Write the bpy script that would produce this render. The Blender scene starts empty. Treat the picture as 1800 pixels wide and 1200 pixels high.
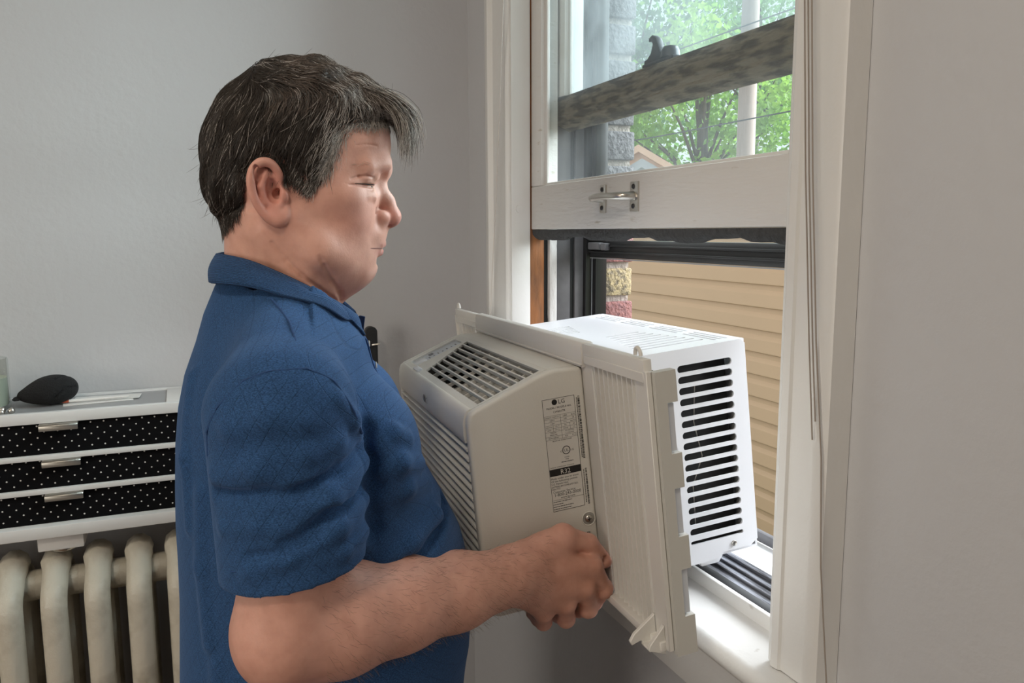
import bpy, bmesh, math, random
import numpy as np
from mathutils import Vector, Matrix
random.seed(7); RNG = np.random.default_rng(11)
SC = bpy.context.scene
COL = SC.collection
ZC = 1.50                       # camera height above the floor; plan origin lies under the camera

# ------------------------------------------------------------------ camera
F_PX, YAW, PITCH, ROLL = 1403.25, math.radians(22.344), math.radians(7.8227), math.radians(-0.2628)
fw = Vector((-math.cos(YAW)*math.cos(PITCH), math.sin(YAW)*math.cos(PITCH), -math.sin(PITCH)))
rt = fw.cross(Vector((0, 0, 1))).normalized(); up = rt.cross(fw)
r2 = math.cos(ROLL)*rt + math.sin(ROLL)*up; u2 = -math.sin(ROLL)*rt + math.cos(ROLL)*up
cam_d = bpy.data.cameras.new('camera'); cam = bpy.data.objects.new('camera', cam_d); COL.objects.link(cam)
cam_d.sensor_width = 36.0; cam_d.lens = F_PX/1800*36.0; cam_d.clip_start = 0.02; cam_d.clip_end = 300
cam.matrix_world = Matrix(((r2.x, u2.x, -fw.x, 0), (r2.y, u2.y, -fw.y, 0), (r2.z, u2.z, -fw.z, ZC), (0, 0, 0, 1)))
SC.camera = cam

# ------------------------------------------------------------------ sky, lights, exposure
world = bpy.data.worlds.new('overcast_sky'); SC.world = world; world.use_nodes = True
wn = world.node_tree; bg = wn.nodes['Background']
bg.inputs['Color'].default_value = (0.86, 0.94, 1.0, 1); bg.inputs['Strength'].default_value = 1.15
vs = SC.view_settings; vs.view_transform = 'Standard'; vs.look = 'None'; vs.exposure = 0.0; vs.gamma = 1.0
vs.use_curve_mapping = False

def area_light(name, loc, target, sx, sy, power, color, portal=False):
    d = bpy.data.lights.new(name, 'AREA'); d.shape = 'RECTANGLE'; d.size = sx; d.size_y = sy
    d.energy = power; d.color = color
    if portal: d.cycles.is_portal = True
    o = bpy.data.objects.new(name, d); COL.objects.link(o); o.location = loc
    o.rotation_euler = (Vector(target)-Vector(loc)).to_track_quat('-Z', 'Y').to_euler()
    return o
# bright hazy sky on the far side of the window: a broad, very soft sun
sun_d = bpy.data.lights.new('hazy_sun', 'SUN'); sun_d.energy = 20.0; sun_d.angle = math.radians(75); sun_d.color = (0.90, 0.95, 1.0)
sun = bpy.data.objects.new('hazy_sun', sun_d); COL.objects.link(sun); sun.location = (1, 3, 4)
sun.rotation_euler = Vector((-0.14, -0.88, -0.30)).to_track_quat('-Z', 'Y').to_euler()
# fill light at an unseen rear window, both added to brighten the room
area_light('rear_fill_light', (0.70, -3.14, 1.72), (-0.9, 0.4, 1.25), 1.3, 1.35, 34, (1.0, 0.89, 0.76))
# added ceiling fill light; its unseen fixture is built with the room
area_light('ceiling_fill_light', (0.15, -0.60, 2.655), (0.05, -0.45, 0.0), 0.34, 0.34, 12, (1.0, 0.88, 0.72))
# sampling portal in the photographed window
area_light('window_portal', (-1.09, 0.62, 1.75), (-1.09, -1.0, 1.75), 0.80, 1.60, 1, (1, 1, 1), portal=True)

# ------------------------------------------------------------------ materials
MATS = {}
def nd(nt, t, **kw):
    n = nt.nodes.new(t)
    for k, v in kw.items():
        if k in n.inputs: n.inputs[k].default_value = v
        else: setattr(n, k, v)
    return n
def mat(name, col, rough=0.5, metal=0.0, var=0.0, vscale=20.0, bump=0.0, bscale=60.0, col2=None, spec=0.5, stretch=None, detail=4.0, thr=None, coat=0.0):
    """Principled material in object space; noise mixes col and col2; optional noise bump."""
    m = bpy.data.materials.new(name); m.use_nodes = True; nt = m.node_tree
    b = nt.nodes['Principled BSDF']; L = nt.links.new
    b.inputs['Roughness'].default_value = rough; b.inputs['Metallic'].default_value = metal
    b.inputs['Specular IOR Level'].default_value = spec; b.inputs['Coat Weight'].default_value = coat
    b.inputs['Base Color'].default_value = (*col, 1)
    tc = nd(nt, 'ShaderNodeTexCoord'); src = tc.outputs['Object']
    if stretch:
        mp = nd(nt, 'ShaderNodeMapping'); mp.inputs['Scale'].default_value = stretch; L(src, mp.inputs['Vector']); src = mp.outputs['Vector']
    if col2 is None and var > 0: col2 = tuple(c*(1-var) for c in col)
    if col2 is not None:
        n = nd(nt, 'ShaderNodeTexNoise', Scale=vscale, Detail=detail); L(src, n.inputs['Vector'])
        r = nd(nt, 'ShaderNodeValToRGB'); r.color_ramp.elements[0].color = (*col2, 1); r.color_ramp.elements[1].color = (*col, 1)
        lo, hi = thr if thr else (0.3, 0.7)
        r.color_ramp.elements[0].position = lo; r.color_ramp.elements[1].position = hi
        L(n.outputs['Fac'], r.inputs['Fac']); L(r.outputs['Color'], b.inputs['Base Color'])
    if bump > 0:
        n2 = nd(nt, 'ShaderNodeTexNoise', Scale=bscale, Detail=5.0); L(src, n2.inputs['Vector'])
        bp = nd(nt, 'ShaderNodeBump', Strength=bump, Distance=0.01); L(n2.outputs['Fac'], bp.inputs['Height']); L(bp.outputs['Normal'], b.inputs['Normal'])
    MATS[name] = m
    return m
def glass_mat(name, tint=(0.96, 0.98, 0.97), dirt=0.05, dirtcol=(0.75, 0.8, 0.85)):
    m = bpy.data.materials.new(name); m.use_nodes = True; nt = m.node_tree; L = nt.links.new
    out = nt.nodes['Material Output']; nt.nodes.remove(nt.nodes['Principled BSDF'])
    tr = nd(nt, 'ShaderNodeBsdfTransparent'); tr.inputs['Color'].default_value = (*tint, 1)
    gl = nd(nt, 'ShaderNodeBsdfGlossy'); gl.inputs['Roughness'].default_value = 0.03
    lw = nd(nt, 'ShaderNodeLayerWeight', Blend=0.5); pw = nd(nt, 'ShaderNodeMath', operation='POWER'); pw.inputs[1].default_value = 4.0
    L(lw.outputs['Facing'], pw.inputs[0]); fr = nd(nt, 'ShaderNodeMath', operation='MULTIPLY_ADD'); fr.inputs[1].default_value = 0.35; fr.inputs[2].default_value = 0.02
    L(pw.outputs[0], fr.inputs[0]); mx = nd(nt, 'ShaderNodeMixShader')
    L(fr.outputs[0], mx.inputs[0]); L(tr.outputs[0], mx.inputs[1]); L(gl.outputs[0], mx.inputs[2])
    df = nd(nt, 'ShaderNodeBsdfDiffuse'); df.inputs['Color'].default_value = (*dirtcol, 1)
    tl = nd(nt, 'ShaderNodeBsdfTranslucent'); tl.inputs['Color'].default_value = (*dirtcol, 1)
    ad = nd(nt, 'ShaderNodeMixShader'); ad.inputs[0].default_value = 0.5; L(df.outputs[0], ad.inputs[1]); L(tl.outputs[0], ad.inputs[2])
    tc = nd(nt, 'ShaderNodeTexCoord'); n = nd(nt, 'ShaderNodeTexNoise', Scale=9.0, Detail=6.0); L(tc.outputs['Object'], n.inputs['Vector'])
    mr = nd(nt, 'ShaderNodeMapRange'); mr.inputs['From Min'].default_value = 0.3; mr.inputs['From Max'].default_value = 0.75
    mr.inputs['To Min'].default_value = dirt*0.4; mr.inputs['To Max'].default_value = dirt*1.5; L(n.outputs['Fac'], mr.inputs['Value'])
    m2 = nd(nt, 'ShaderNodeMixShader'); L(mr.outputs[0], m2.inputs[0]); L(mx.outputs[0], m2.inputs[1]); L(ad.outputs[0], m2.inputs[2])
    L(m2.outputs[0], out.inputs['Surface'])
    MATS[name] = m
    return m

mat('wall_paint', (0.56, 0.56, 0.575), 0.55, bump=0.12, bscale=55, var=0.03, vscale=3)
mat('ceiling_paint', (0.75, 0.74, 0.72), 0.8)
mat('trim_white', (0.74, 0.73, 0.71), 0.38, bump=0.10, bscale=40, var=0.04, vscale=6)
mat('trim_worn', (0.70, 0.69, 0.67), 0.45, bump=0.07, bscale=70, col2=(0.42, 0.38, 0.33), vscale=30, stretch=(1, 1, 1), thr=(0.22, 0.3))
mat('sash_paint', (0.66, 0.64, 0.62), 0.42, bump=0.22, bscale=45, col2=(0.50, 0.45, 0.39), vscale=34, stretch=(0.5, 1, 2.5), thr=(0.26, 0.33))
mat('weathered_rail', (0.21, 0.18, 0.14), 0.8, bump=0.9, bscale=120, col2=(0.08, 0.072, 0.062), vscale=60, stretch=(0.35, 1, 1.6), thr=(0.42, 0.56))
mat('bare_wood', (0.42, 0.16, 0.05), 0.6, bump=0.3, bscale=60, col2=(0.16, 0.07, 0.03), vscale=30, stretch=(1, 1, 0.3), thr=(0.35, 0.65))
mat('jamb_black', (0.012, 0.012, 0.013), 0.5)
mat('jamb_grey', (0.12, 0.115, 0.12), 0.5, var=0.3, vscale=30)
mat('peeling_paint', (0.62, 0.60, 0.58), 0.6, bump=0.5, bscale=60, col2=(0.07, 0.06, 0.06), vscale=26, stretch=(1, 1, 0.4), thr=(0.44, 0.48))
mat('storm_frame', (0.02, 0.019, 0.019), 0.32, metal=0.3)
mat('storm_edge', (0.34, 0.34, 0.35), 0.35, metal=0.6)
mat('foam', (0.06, 0.06, 0.06), 0.95, bump=0.6, bscale=160, var=0.4, vscale=120)
mat('sill_outer', (0.80, 0.80, 0.78), 0.5, bump=0.2, bscale=30, var=0.06, vscale=12)
mat('sill_grey', (0.22, 0.23, 0.26), 0.7, bump=0.8, bscale=90, col2=(0.07, 0.07, 0.08), vscale=60, stretch=(0.15, 1, 1), thr=(0.4, 0.6))
mat('nickel', (0.62, 0.59, 0.54), 0.28, metal=1.0)
mat('dark_iron', (0.045, 0.045, 0.05), 0.45, metal=0.5)
mat('cord', (0.33, 0.28, 0.24), 0.7)
mat('cord_white', (0.66, 0.62, 0.58), 0.6)
mat('floor_wood', (0.20, 0.11, 0.06), 0.35, col2=(0.13, 0.07, 0.04), vscale=8, stretch=(8, 0.6, 1))
mat('brick_dark', (0.23, 0.22, 0.23), 0.9, bump=0.9, bscale=140, col2=(0.12, 0.11, 0.12), vscale=120)
mat('brick_yellow', (0.46, 0.36, 0.20), 0.9, bump=0.9, bscale=140, col2=(0.17, 0.14, 0.10), vscale=110, thr=(0.35, 0.6))
mat('brick_red', (0.36, 0.16, 0.14), 0.9, bump=0.9, bscale=140, col2=(0.18, 0.09, 0.09), vscale=110)
mat('mortar', (0.52, 0.45, 0.40), 0.95, bump=0.8, bscale=120, var=0.25, vscale=60)
glass_mat('pane_lower', dirt=0.03); glass_mat('pane_upper', tint=(0.92, 0.96, 0.97), dirt=0.12); glass_mat('pane_storm', dirt=0.02)
glass_mat('clear_glass', dirt=0.02)

# ------------------------------------------------------------------ mesh helpers
class MB:
    """collects geometry of one piece"""
    def __init__(s): s.v = []; s.f = []
    def add(s, vs, fs):
        o = len(s.v); s.v += [tuple(map(float, p)) for p in vs]; s.f += [tuple(o+i for i in f) for f in fs]; return s
    def box(s, x0, x1, y0, y1, z0, z1):
        return s.add([(x0,y0,z0),(x1,y0,z0),(x1,y1,z0),(x0,y1,z0),(x0,y0,z1),(x1,y0,z1),(x1,y1,z1),(x0,y1,z1)],
                     [(0,3,2,1),(4,5,6,7),(0,1,5,4),(1,2,6,5),(2,3,7,6),(3,0,4,7)])
    def prism(s, poly, axis, a, b):
        """poly: 2D points; axis 0: (y,z), axis 1: (x,z), axis 2: (x,y)"""
        def P(p, t):
            return (t, p[0], p[1]) if axis == 0 else (p[0], t, p[1]) if axis == 1 else (p[0], p[1], t)
        n = len(poly); vs = [P(p, a) for p in poly]+[P(p, b) for p in poly]
        fs = [tuple(range(n)), tuple(range(2*n-1, n-1, -1))]+[(i, i+n, (i+1) % n+n, (i+1) % n) for i in range(n)]
        return s.add(vs, fs)
    def tube(s, path, r, n=8, cap=True):
        path = [Vector(p) for p in path]; m = len(path)
        rs = r if hasattr(r, '__len__') else [r]*m
        vs = []; prev = None
        for i, p in enumerate(path):
            t = (path[min(i+1, m-1)]-path[max(i-1, 0)]).normalized()
            if prev is None:
                a = t.orthogonal().normalized()
            else:
                a = (prev-t*prev.dot(t)); a = a.normalized() if a.length > 1e-6 else t.orthogonal().normalized()
            prev = a; b = t.cross(a)
            for k in range(n):
                q = 2*math.pi*k/n; vs.append(p+(a*math.cos(q)+b*math.sin(q))*rs[i])
        fs = [(i*n+k, i*n+(k+1) % n, (i+1)*n+(k+1) % n, (i+1)*n+k) for i in range(m-1) for k in range(n)]
        if cap: fs += [tuple(range(n-1, -1, -1)), tuple((m-1)*n+k for k in range(n))]
        return s.add(vs, fs)
    def lathe(s, prof, c=(0, 0, 0), n=24, axis=2):
        """prof: (radius, height) along axis"""
        vs = []
        for r, h in prof:
            for k in range(n):
                q = 2*math.pi*k/n; a, b = r*math.cos(q), r*math.sin(q)
                p = (a, b, h) if axis == 2 else (h, a, b) if axis == 0 else (b, h, a)
                vs.append((c[0]+p[0], c[1]+p[1], c[2]+p[2]))
        m = len(prof)
        fs = [(i*n+k, i*n+(k+1) % n, (i+1)*n+(k+1) % n, (i+1)*n+k) for i in range(m-1) for k in range(n)]
        fs += [tuple(range(n-1, -1, -1)), tuple((m-1)*n+k for k in range(n))]
        return s.add(vs, fs)
    def build(s, name, m, parent=None, bevel=0.0, seg=2, smooth=False, ang=35, xf=None):
        me = bpy.data.meshes.new(name); me.from_pydata(s.v, [], s.f); me.update()
        bm = bmesh.new(); bm.from_mesh(me)
        if bevel > 0:
            ed = [e for e in bm.edges if len(e.link_faces) == 2 and e.calc_face_angle(0) > math.radians(ang)]
            bmesh.ops.bevel(bm, geom=ed, offset=bevel, segments=seg, profile=0.5, affect='EDGES', clamp_overlap=True)
        bmesh.ops.recalc_face_normals(bm, faces=bm.faces)
        bm.to_mesh(me); bm.free()
        if smooth or bevel > 0:
            me.shade_smooth()
            try: me.set_sharp_from_angle(angle=math.radians(40 if not smooth else 60))
            except Exception: pass
        return link(name, me, m, parent)
def link(name, me, m, parent=None):
    o = bpy.data.objects.new(name, me); COL.objects.link(o)
    if m is not None: me.materials.append(MATS[m] if isinstance(m, str) else m)
    if parent is not None: o.parent = parent
    return o
def dup(o, parent=None, loc=None):
    c = o.copy(); COL.objects.link(c); c.parent = parent if parent is not None else o.parent
    if loc is not None: c.location = loc
    return c
def empty(name, loc=(0, 0, 0)):
    o = bpy.data.objects.new(name, None); COL.objects.link(o); o.location = loc; o.empty_display_size = 0.05
    return o
def tag(o, label=None, cat=None, group=None, kind=None):
    if label: o['label'] = label
    if cat: o['category'] = cat
    if group: o['group'] = group
    if kind: o['kind'] = kind
    return o
def rounded(cx, cy, w, h, r, n=5):
    pts = []
    for sx, sy, a0 in ((1, 1, 0), (-1, 1, 90), (-1, -1, 180), (1, -1, 270)):
        for k in range(n+1):
            a = math.radians(a0+90*k/n); pts.append((cx+sx*(w/2-r)+r*math.cos(a), cy+sy*(h/2-r)+r*math.sin(a)))
    return pts
def holed_panel(name, outer, holes, thick, xf, m, parent):
    """flat panel with real openings; xf maps (u,v,w) to 3D, w in [0,thick]"""
    bm = bmesh.new()
    for lp in [outer]+holes:
        vs = [bm.verts.new((p[0], p[1], 0)) for p in lp]
        for i in range(len(vs)): bm.edges.new((vs[i], vs[(i+1) % len(vs)]))
    bmesh.ops.triangle_fill(bm, use_beauty=True, use_dissolve=False, edges=bm.edges[:])
    top = bm.faces[:]
    r = bmesh.ops.extrude_face_region(bm, geom=top, use_keep_orig=True)
    for e in r['geom']:
        if isinstance(e, bmesh.types.BMVert): e.co.z += thick
    for v in bm.verts: v.co = Vector(xf(*v.co))
    bmesh.ops.recalc_face_normals(bm, faces=bm.faces)
    me = bpy.data.meshes.new(name); bm.to_mesh(me); bm.free()
    return link(name, me, m, parent)
def text_geom(body, size, align='LEFT'):
    """triangulated text outline as (verts, faces) in the XY plane"""
    c = bpy.data.curves.new('lettering', 'FONT'); c.body = body; c.size = size; c.align_x = align; c.resolution_u = 2
    o = bpy.data.objects.new('lettering', c)
    me = bpy.data.meshes.new_from_object(o)
    v = [tuple(p.co) for p in me.vertices]; f = [tuple(p.vertices) for p in me.polygons]
    bpy.data.objects.remove(o); bpy.data.curves.remove(c); bpy.data.meshes.remove(me)
    return v, f
# ================================================================== the room
Z = lambda z: z+ZC             # heights below are given relative to the camera
YW = 0.63; XB = -1.79          # window wall plane, radiator wall plane
XR, YR, HC = 2.3, -3.2, 2.75
OX0, OX1, OZ0, OZ1 = -1.49, -0.694, Z(-0.56), Z(1.05)   # window opening
def struct(o): o['kind'] = 'structure'; return o
struct(MB().box(XB-.1, XR+.1, YR-.1, YW, -0.1, 0).build('floor', 'floor_wood'))
struct(MB().box(XB-.1, XR+.1, YR-.1, YW+.3, HC, HC+.1).build('ceiling', 'ceiling_paint'))
struct(MB().box(XB-.15, XB, YR-.1, YW+.22, 0, HC).build('wall_left', 'wall_paint'))
struct(MB().box(XR, XR+.1, YR-.1, YW+.22, 0, HC).build('wall_near', 'wall_paint'))
# unseen rear wall; its window is added for the fill light
RX0, RX1, RZ0, RZ1 = 0.0, 1.40, 1.00, 2.42
struct(MB().box(XB, RX0, YR-.15, YR, 0, HC).box(RX1, XR, YR-.15, YR, 0, HC).box(RX0, RX1, YR-.15, YR, 0, RZ0).box(RX0, RX1, YR-.15, YR, RZ1, HC).build('wall_rear', 'wall_paint'))
w2 = struct(empty('fill_window', (RX0, YR, RZ0)))
ww, wh = RX1-RX0, RZ1-RZ0; mb = MB()
for (y0, y1, z0, z1) in ((0, .05, 0, wh), (ww-.05, ww, 0, wh), (.05, ww-.05, 0, .05), (.05, ww-.05, wh-.05, wh), (.05, ww-.05, wh/2-.02, wh/2+.02)):
    mb.box(y0, y1, -.09, -.04, z0, z1)
mb.build('window_frame', 'trim_white', w2)
MB().box(.05, ww-.05, -.068, -.064, .05, wh-.05).build('pane', 'clear_glass', w2)
cl_ = tag(empty('fill_lamp', (0.15, -0.60, HC)), 'unseen flush round ceiling lamp added as a fill light', 'lamp')  # fixture added to go with the ceiling fill light
MB().lathe([(.20, 0), (.20, -.03), (.185, -.035), (.185, 0)], (0, 0, 0), 32).build('rim', 'trim_white', cl_, 0, smooth=True)
mat('lamp_glass', (0.9, 0.88, 0.82), 0.4)
MB().lathe([(.183, -.034), (.184, -.05), (.178, -.062), (.002, -.062)], (0, 0, 0), 32).build('diffuser', 'lamp_glass', cl_, 0, smooth=True)
# window wall with opening: inner plastered leaf
wr = struct(MB().box(XB, OX0-.008, YW, YW+.185, 0, HC).box(OX1+.004, XR, YW, YW+.185, 0, HC).box(OX0-.008, OX1+.004, YW, YW+.185, 0, OZ0)
            .box(OX0-.008, OX1+.004, YW, YW+.185, OZ1, HC).build('wall_right', 'wall_paint'))
struct(MB().box(XB, XB+.015, YR, YW, 0, .14).build('baseboard_left', 'trim_white', None, .004))
struct(MB().box(XB+.015, XR, YW-.015, YW, 0, .14).build('baseboard_right', 'trim_white', None, .004))
# outer brick leaf: mortar core and the reveal bricks seen through the window
MB().box(OX0-.6, OX0+.000, YW+.186, YW+.252, -.8, 3.1).build('mortar', 'mortar', wr)
MB().box(OX1+.0, XR, YW+.186, YW+.252, -.8, 3.1).box(OX0, OX1, YW+.186, YW+.252, -.8, Z(-.60)).build('mortar', 'mortar', wr)
bricks = {}
for i in range(26):
    z0 = Z(-0.6285)+i*.0705
    k = ('brick_red', 'brick_yellow', 'brick_red', 'brick_yellow', 'brick_dark')[i % 5] if i < 12 else ('brick_dark', 'brick_yellow', 'brick_dark')[i % 3]
    if i in (6, 8): k = 'brick_red'
    if i == 7: k = 'brick_yellow'
    if i > 8: k = 'brick_dark'
    kk = k
    if kk not in bricks:
        bricks[kk] = MB().box(-.10, .012, 0, .069, 0, .0575).build('brick', kk, wr, .004); b = bricks[kk]
    else: b = dup(bricks[kk], wr)
    b.location = (OX0+random.uniform(-.002, .002), YW+.186+random.uniform(0, .003), z0)

# ------------------------------------------------------------------ window_1
w1 = struct(empty('window_1', (0, YW, Z(-.5))))
def W(name, m, b, bevel=.002, parent=w1, seg=2):
    """boxes given in (x, y, z-rel) -> window space"""
    q = MB()
    for x0, x1, y0, y1, z0, z1 in b: q.box(x0, x1, y0-YW, y1-YW, z0+.5, z1+.5)
    return q.build(name, m, parent, bevel, seg)
CT = 1.15
def casing(xo, xi, sgn):
    """moulded side casing: outer back band, flat field, inner bead (profile in plan, extruded upward)"""
    y = lambda v: v-YW
    p = [(xo, y(.63)), (xo, y(.6005)), (xo+sgn*.004, y(.598)), (xo+sgn*.018, y(.598)), (xo+sgn*.024, y(.604)), (xo+sgn*.026, y(.607)),
         (xi-sgn*.020, y(.607)), (xi-sgn*.018, y(.604)), (xi-sgn*.008, y(.603)), (xi-sgn*.004, y(.606)), (xi-sgn*.001, y(.610)), (xi, y(.63))]
    return MB().prism(p, 2, 0.001, CT+.5).build('casing', 'trim_white', w1, .001, 1, ang=60)
casing(-1.600, -1.490, 1); casing(-0.612, -0.694, -1)
W('head_casing', 'trim_white', [(-1.60, -.612, .60, .63, 1.05, 1.16)])
# stool (inner sill) with a rounded nose, and the apron below
nose = [(-.005+.0*k, 0) for k in range(0)]
prof = [(.66-YW, -.5), (.66-YW, -.527), (.588-YW, -.527)]
for k in range(9):
    a = math.radians(-90-180*k/8); prof.append((.586-YW+.0125*math.cos(a)*1.0, -.5135+.0135*math.sin(a)))
prof = [(a, b+.5) for a, b in prof]
MB().prism(prof, 0, -1.63, -.585).build('stool', 'trim_worn', w1, 0, smooth=True)
W('apron', 'trim_white', [(-1.60, -.612, .612, .63, -.62, -.527)], .003)
# lower frame strips behind the stool
W('sill_stop', 'trim_worn', [(-1.487, -.697, .658, .6655, -.527, -.481)], .0015)
W('sill_track', 'jamb_black', [(-1.487, -.697, .666, .6815, -.53, -.482)], .001)
q = MB().box(-1.487, -.697, .682-YW, .745-YW, -.03, .014).box(-1.487, -.697, .6985-YW, .7035-YW, .014, .018).box(-1.487, -.697, .716-YW, .720-YW, .014, .0175).box(-1.487, -.697, .733-YW, .745-YW, .014, .0185)
q.build('storm_sill', 'sill_grey', w1, .0012, 1)
MB().prism([(.7455-YW, -.03), (.7455-YW, .004), (.90-YW, -.022), (.90-YW, -.05)], 0, -1.487, -.697).build('outer_sill', 'sill_outer', w1, .002)
MB().prism([(.862-YW, -.013), (.862-YW, .004), (.872-YW, .004), (.872-YW, -.013)], 0, -1.487, -.697).build('sill_lip', 'jamb_grey', w1, .001)
# jamb layers on the far side (and mirrored on the near side), seen edge-on through the opening
def jamb(y0, y1, m, name, t=0.0, zz=(-.50, 1.05)):
    W(name, m, [(-1.4975, -1.485+t, y0, y1, zz[0], zz[1])], .0008)
    W(name, m, [(-.700-t*.5, -.691, y0, y1, zz[0], zz[1])], .0008)
W('stop', 'trim_white', [(-1.4975, -1.4845, .6105, .6515, -.4995, 1.05)], .002)
W('stop', 'trim_white', [(-.6995, -.691, .6105, .6515, -.4995, 1.05)], .002)
jamb(.652, .6835, 'bare_wood', 'sash_channel', -.004, (-.48, 1.05))
jamb(.684, .6925, 'jamb_black', 'channel_gap', -.006, (-.48, 1.05))
jamb(.693, .709, 'peeling_paint', 'parting_bead', .004, (-.484, 1.05))
jamb(.7095, .7415, 'jamb_grey', 'sash_channel', -.001, (-.48, 1.05))
jamb(.742, .7505, 'jamb_black', 'channel_gap', -.003, (-.48, 1.05))
jamb(.751, .7705, 'jamb_grey', 'blind_stop', .002, (-.49, 1.05))
jamb(.771, .785, 'storm_frame', 'storm_track', .012, (-.49, 1.05))
jamb(.7855, .7885, 'storm_edge', 'storm_track_lip', .010, (-.49, 1.05))
jamb(.789, .8145, 'storm_frame', 'storm_track', .022, (-.49, 1.05))
MB().lathe([(0.0, -.0035), (.0065, -.0035), (.0075, -.002), (.0075, .001)], (-1.4835, .627-YW, .5+.045), 16, 0).build('stop_screw', 'trim_white', w1, 0, smooth=True)
W('head_jamb', 'trim_white', [(-1.4975, -.691, .6105, .815, 1.05, 1.07)])
# lower sash, raised
SX0, SX1, GB = -1.4855, -0.7015, .0885
ls = W('lower_sash', 'sash_paint', [(SX0, SX1, .6535, .690, .004, GB)], .0025)
def sash_frame(par, m, x0, x1, y0, y1, zb, zt, wl, wr_, top):
    W('stile', m, [(x0, x0+wl, y0, y1, zb, zt)], .002, par); W('stile', m, [(x1-wr_, x1, y0, y1, zb, zt)], .002, par)
    W('top_rail', m, [(x0+wl, x1-wr_, y0, y1, zt-top, zt)], .002, par)
sash_frame(ls, 'sash_paint', SX0, SX1, .6535, .690, GB, 1.0, .047, .047, .05)
# glazing bead set back from the stile face
W('glazing_bead', 'trim_worn', [(SX0+.047, SX0+.057, .662, .668, GB, .95), (SX1-.057, SX1-.047, .662, .668, GB, .95), (SX0+.057, SX1-.057, .662, .668, GB, GB+.005)], .001, ls)
W('pane', 'pane_lower', [(SX0+.045, SX1-.045, .670, .673, GB-.003, .952)], 0, ls)
# dark foam strip squeezed under the rail, its lower edge sagging in waves
vs = []; n = 40
for i in range(n+1):
    x = SX0+.002+(SX1-SX0-.004)*i/n; dz = .016+.004*math.sin(i*.55)+.002*math.sin(i*1.7)
    for y, z in ((.655, .0035), (.656, .0035-dz*.6), (.662, .0035-dz), (.688, .0035-dz), (.688, .0035)): vs.append((x, y-YW, z+.5))
fs = [(i*5+k, i*5+(k+1) % 5, i*5+5+(k+1) % 5, i*5+5+k) for i in range(n) for k in range(5)]+[(4, 3, 2, 1, 0), tuple(n*5+k for k in range(5))]
MB().add(vs, fs).build('foam_strip', 'foam', ls, 0, smooth=True)
# bar sash lift on the rail
lift = W('sash_lift', 'nickel', [(-1.098, -1.074, .6505, .6535, .030, .076)], .001, ls)
W('plate', 'nickel', [(-1.196, -1.176, .6505, .6535, .030, .076)], .001, lift)
hp = [(-1.087, .652, .054), (-1.087, .640, .054), (-1.090, .632, .054), (-1.098, .627, .054), (-1.115, .6245, .0545), (-1.140, .6235, .055), (-1.165, .6245, .0545), (-1.178, .627, .054), (-1.185, .632, .054), (-1.187, .640, .054), (-1.187, .652, .054)]
MB().tube([(x, y-YW, z+.5) for x, y, z in hp], [.0075, .0065, .0062, .006, .0058, .0055, .0058, .006, .0062, .0065, .0075], 10).build('grip', 'nickel', lift, 0, smooth=True)
for x in (-1.087, -1.187):
    for z in (.0385, .0685):
        MB().lathe([(.0001, -.0022), (.0035, -.0016), (.0042, 0)], (x, .6505-YW, z+.5), 10, 1).build('screw', 'dark_iron', lift, 0, smooth=True)
# upper sash behind it, weathered meeting rail
UB = .197
us = MB().prism([(.6945-YW, .757), (.6945-YW, .724), (.7045-YW, .716), (.7045-YW, .712), (.735-YW, .697), (.735-YW, .757)], 0, -1.4805, -.7025).build('upper_sash', 'weathered_rail', w1, .002)
sash_frame(us, 'trim_worn', -1.4805, -.7025, .6945, .735, .2575, 1.045, .060, .060, .05)
W('glazing_bead', 'trim_worn', [(-1.4205, -1.412, .702, .708, .2575, .99), (-.771, -.7625, .702, .708, .2575, .99)], .001, us)
W('pane', 'pane_upper', [(-1.4225, -.7605, .712, .715, .255, .998)], 0, us)
# sash lock: base plate and curved cam
lk = W('sash_lock', 'dark_iron', [(-1.150, -1.062, .700, .722, .2572, .264)], .002, us)
cam_pts = [(-1.150, .262), (-1.090, .262), (-1.092, .270), (-1.104, .277), (-1.110, .287), (-1.117, .300), (-1.128, .306), (-1.137, .303), (-1.138, .297), (-1.130, .298), (-1.126, .291), (-1.131, .279), (-1.140, .272), (-1.150, .270)]
MB().prism([(a, b+.5) for a, b in cam_pts], 1, .704-YW, .716-YW).build('cam', 'dark_iron', lk, .0015)
MB().lathe([(.0001, .018), (.011, .016), (.014, .010), (.015, 0)], (-1.085, .711-YW, .764), 14).build('pivot', 'dark_iron', lk, 0, smooth=True)
# storm window: raised panel bottom rail with its latch blocks, upper pane
st = W('storm_window', 'storm_frame', [(-1.463, -.7125, .776, .800, -.052, -.018), (-1.463, -.7125, .772, .776, -.043, -.039), (-1.463, -.7125, .772, .776, -.030, -.026)], .0012)
W('bottom_edge', 'storm_edge', [(-1.463, -.7125, .7755, .7775, -.0545, -.0525)], 0, st)
W('latch', 'jamb_grey', [(-1.452, -1.405, .764, .776, -.036, -.022)], .002, st); W('latch', 'jamb_grey', [(-1.398, -1.380, .764, .776, -.037, -.023)], .002, st)
W('stile', 'storm_frame', [(-1.463, -1.443, .778, .798, -.018, 1.03)], .001, st); W('stile', 'storm_frame', [(-.7325, -.7125, .778, .798, -.018, 1.03)], .001, st)
W('pane', 'pane_storm', [(-1.444, -.7315, .787, .790, -.02, 1.03)], 0, st)
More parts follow.
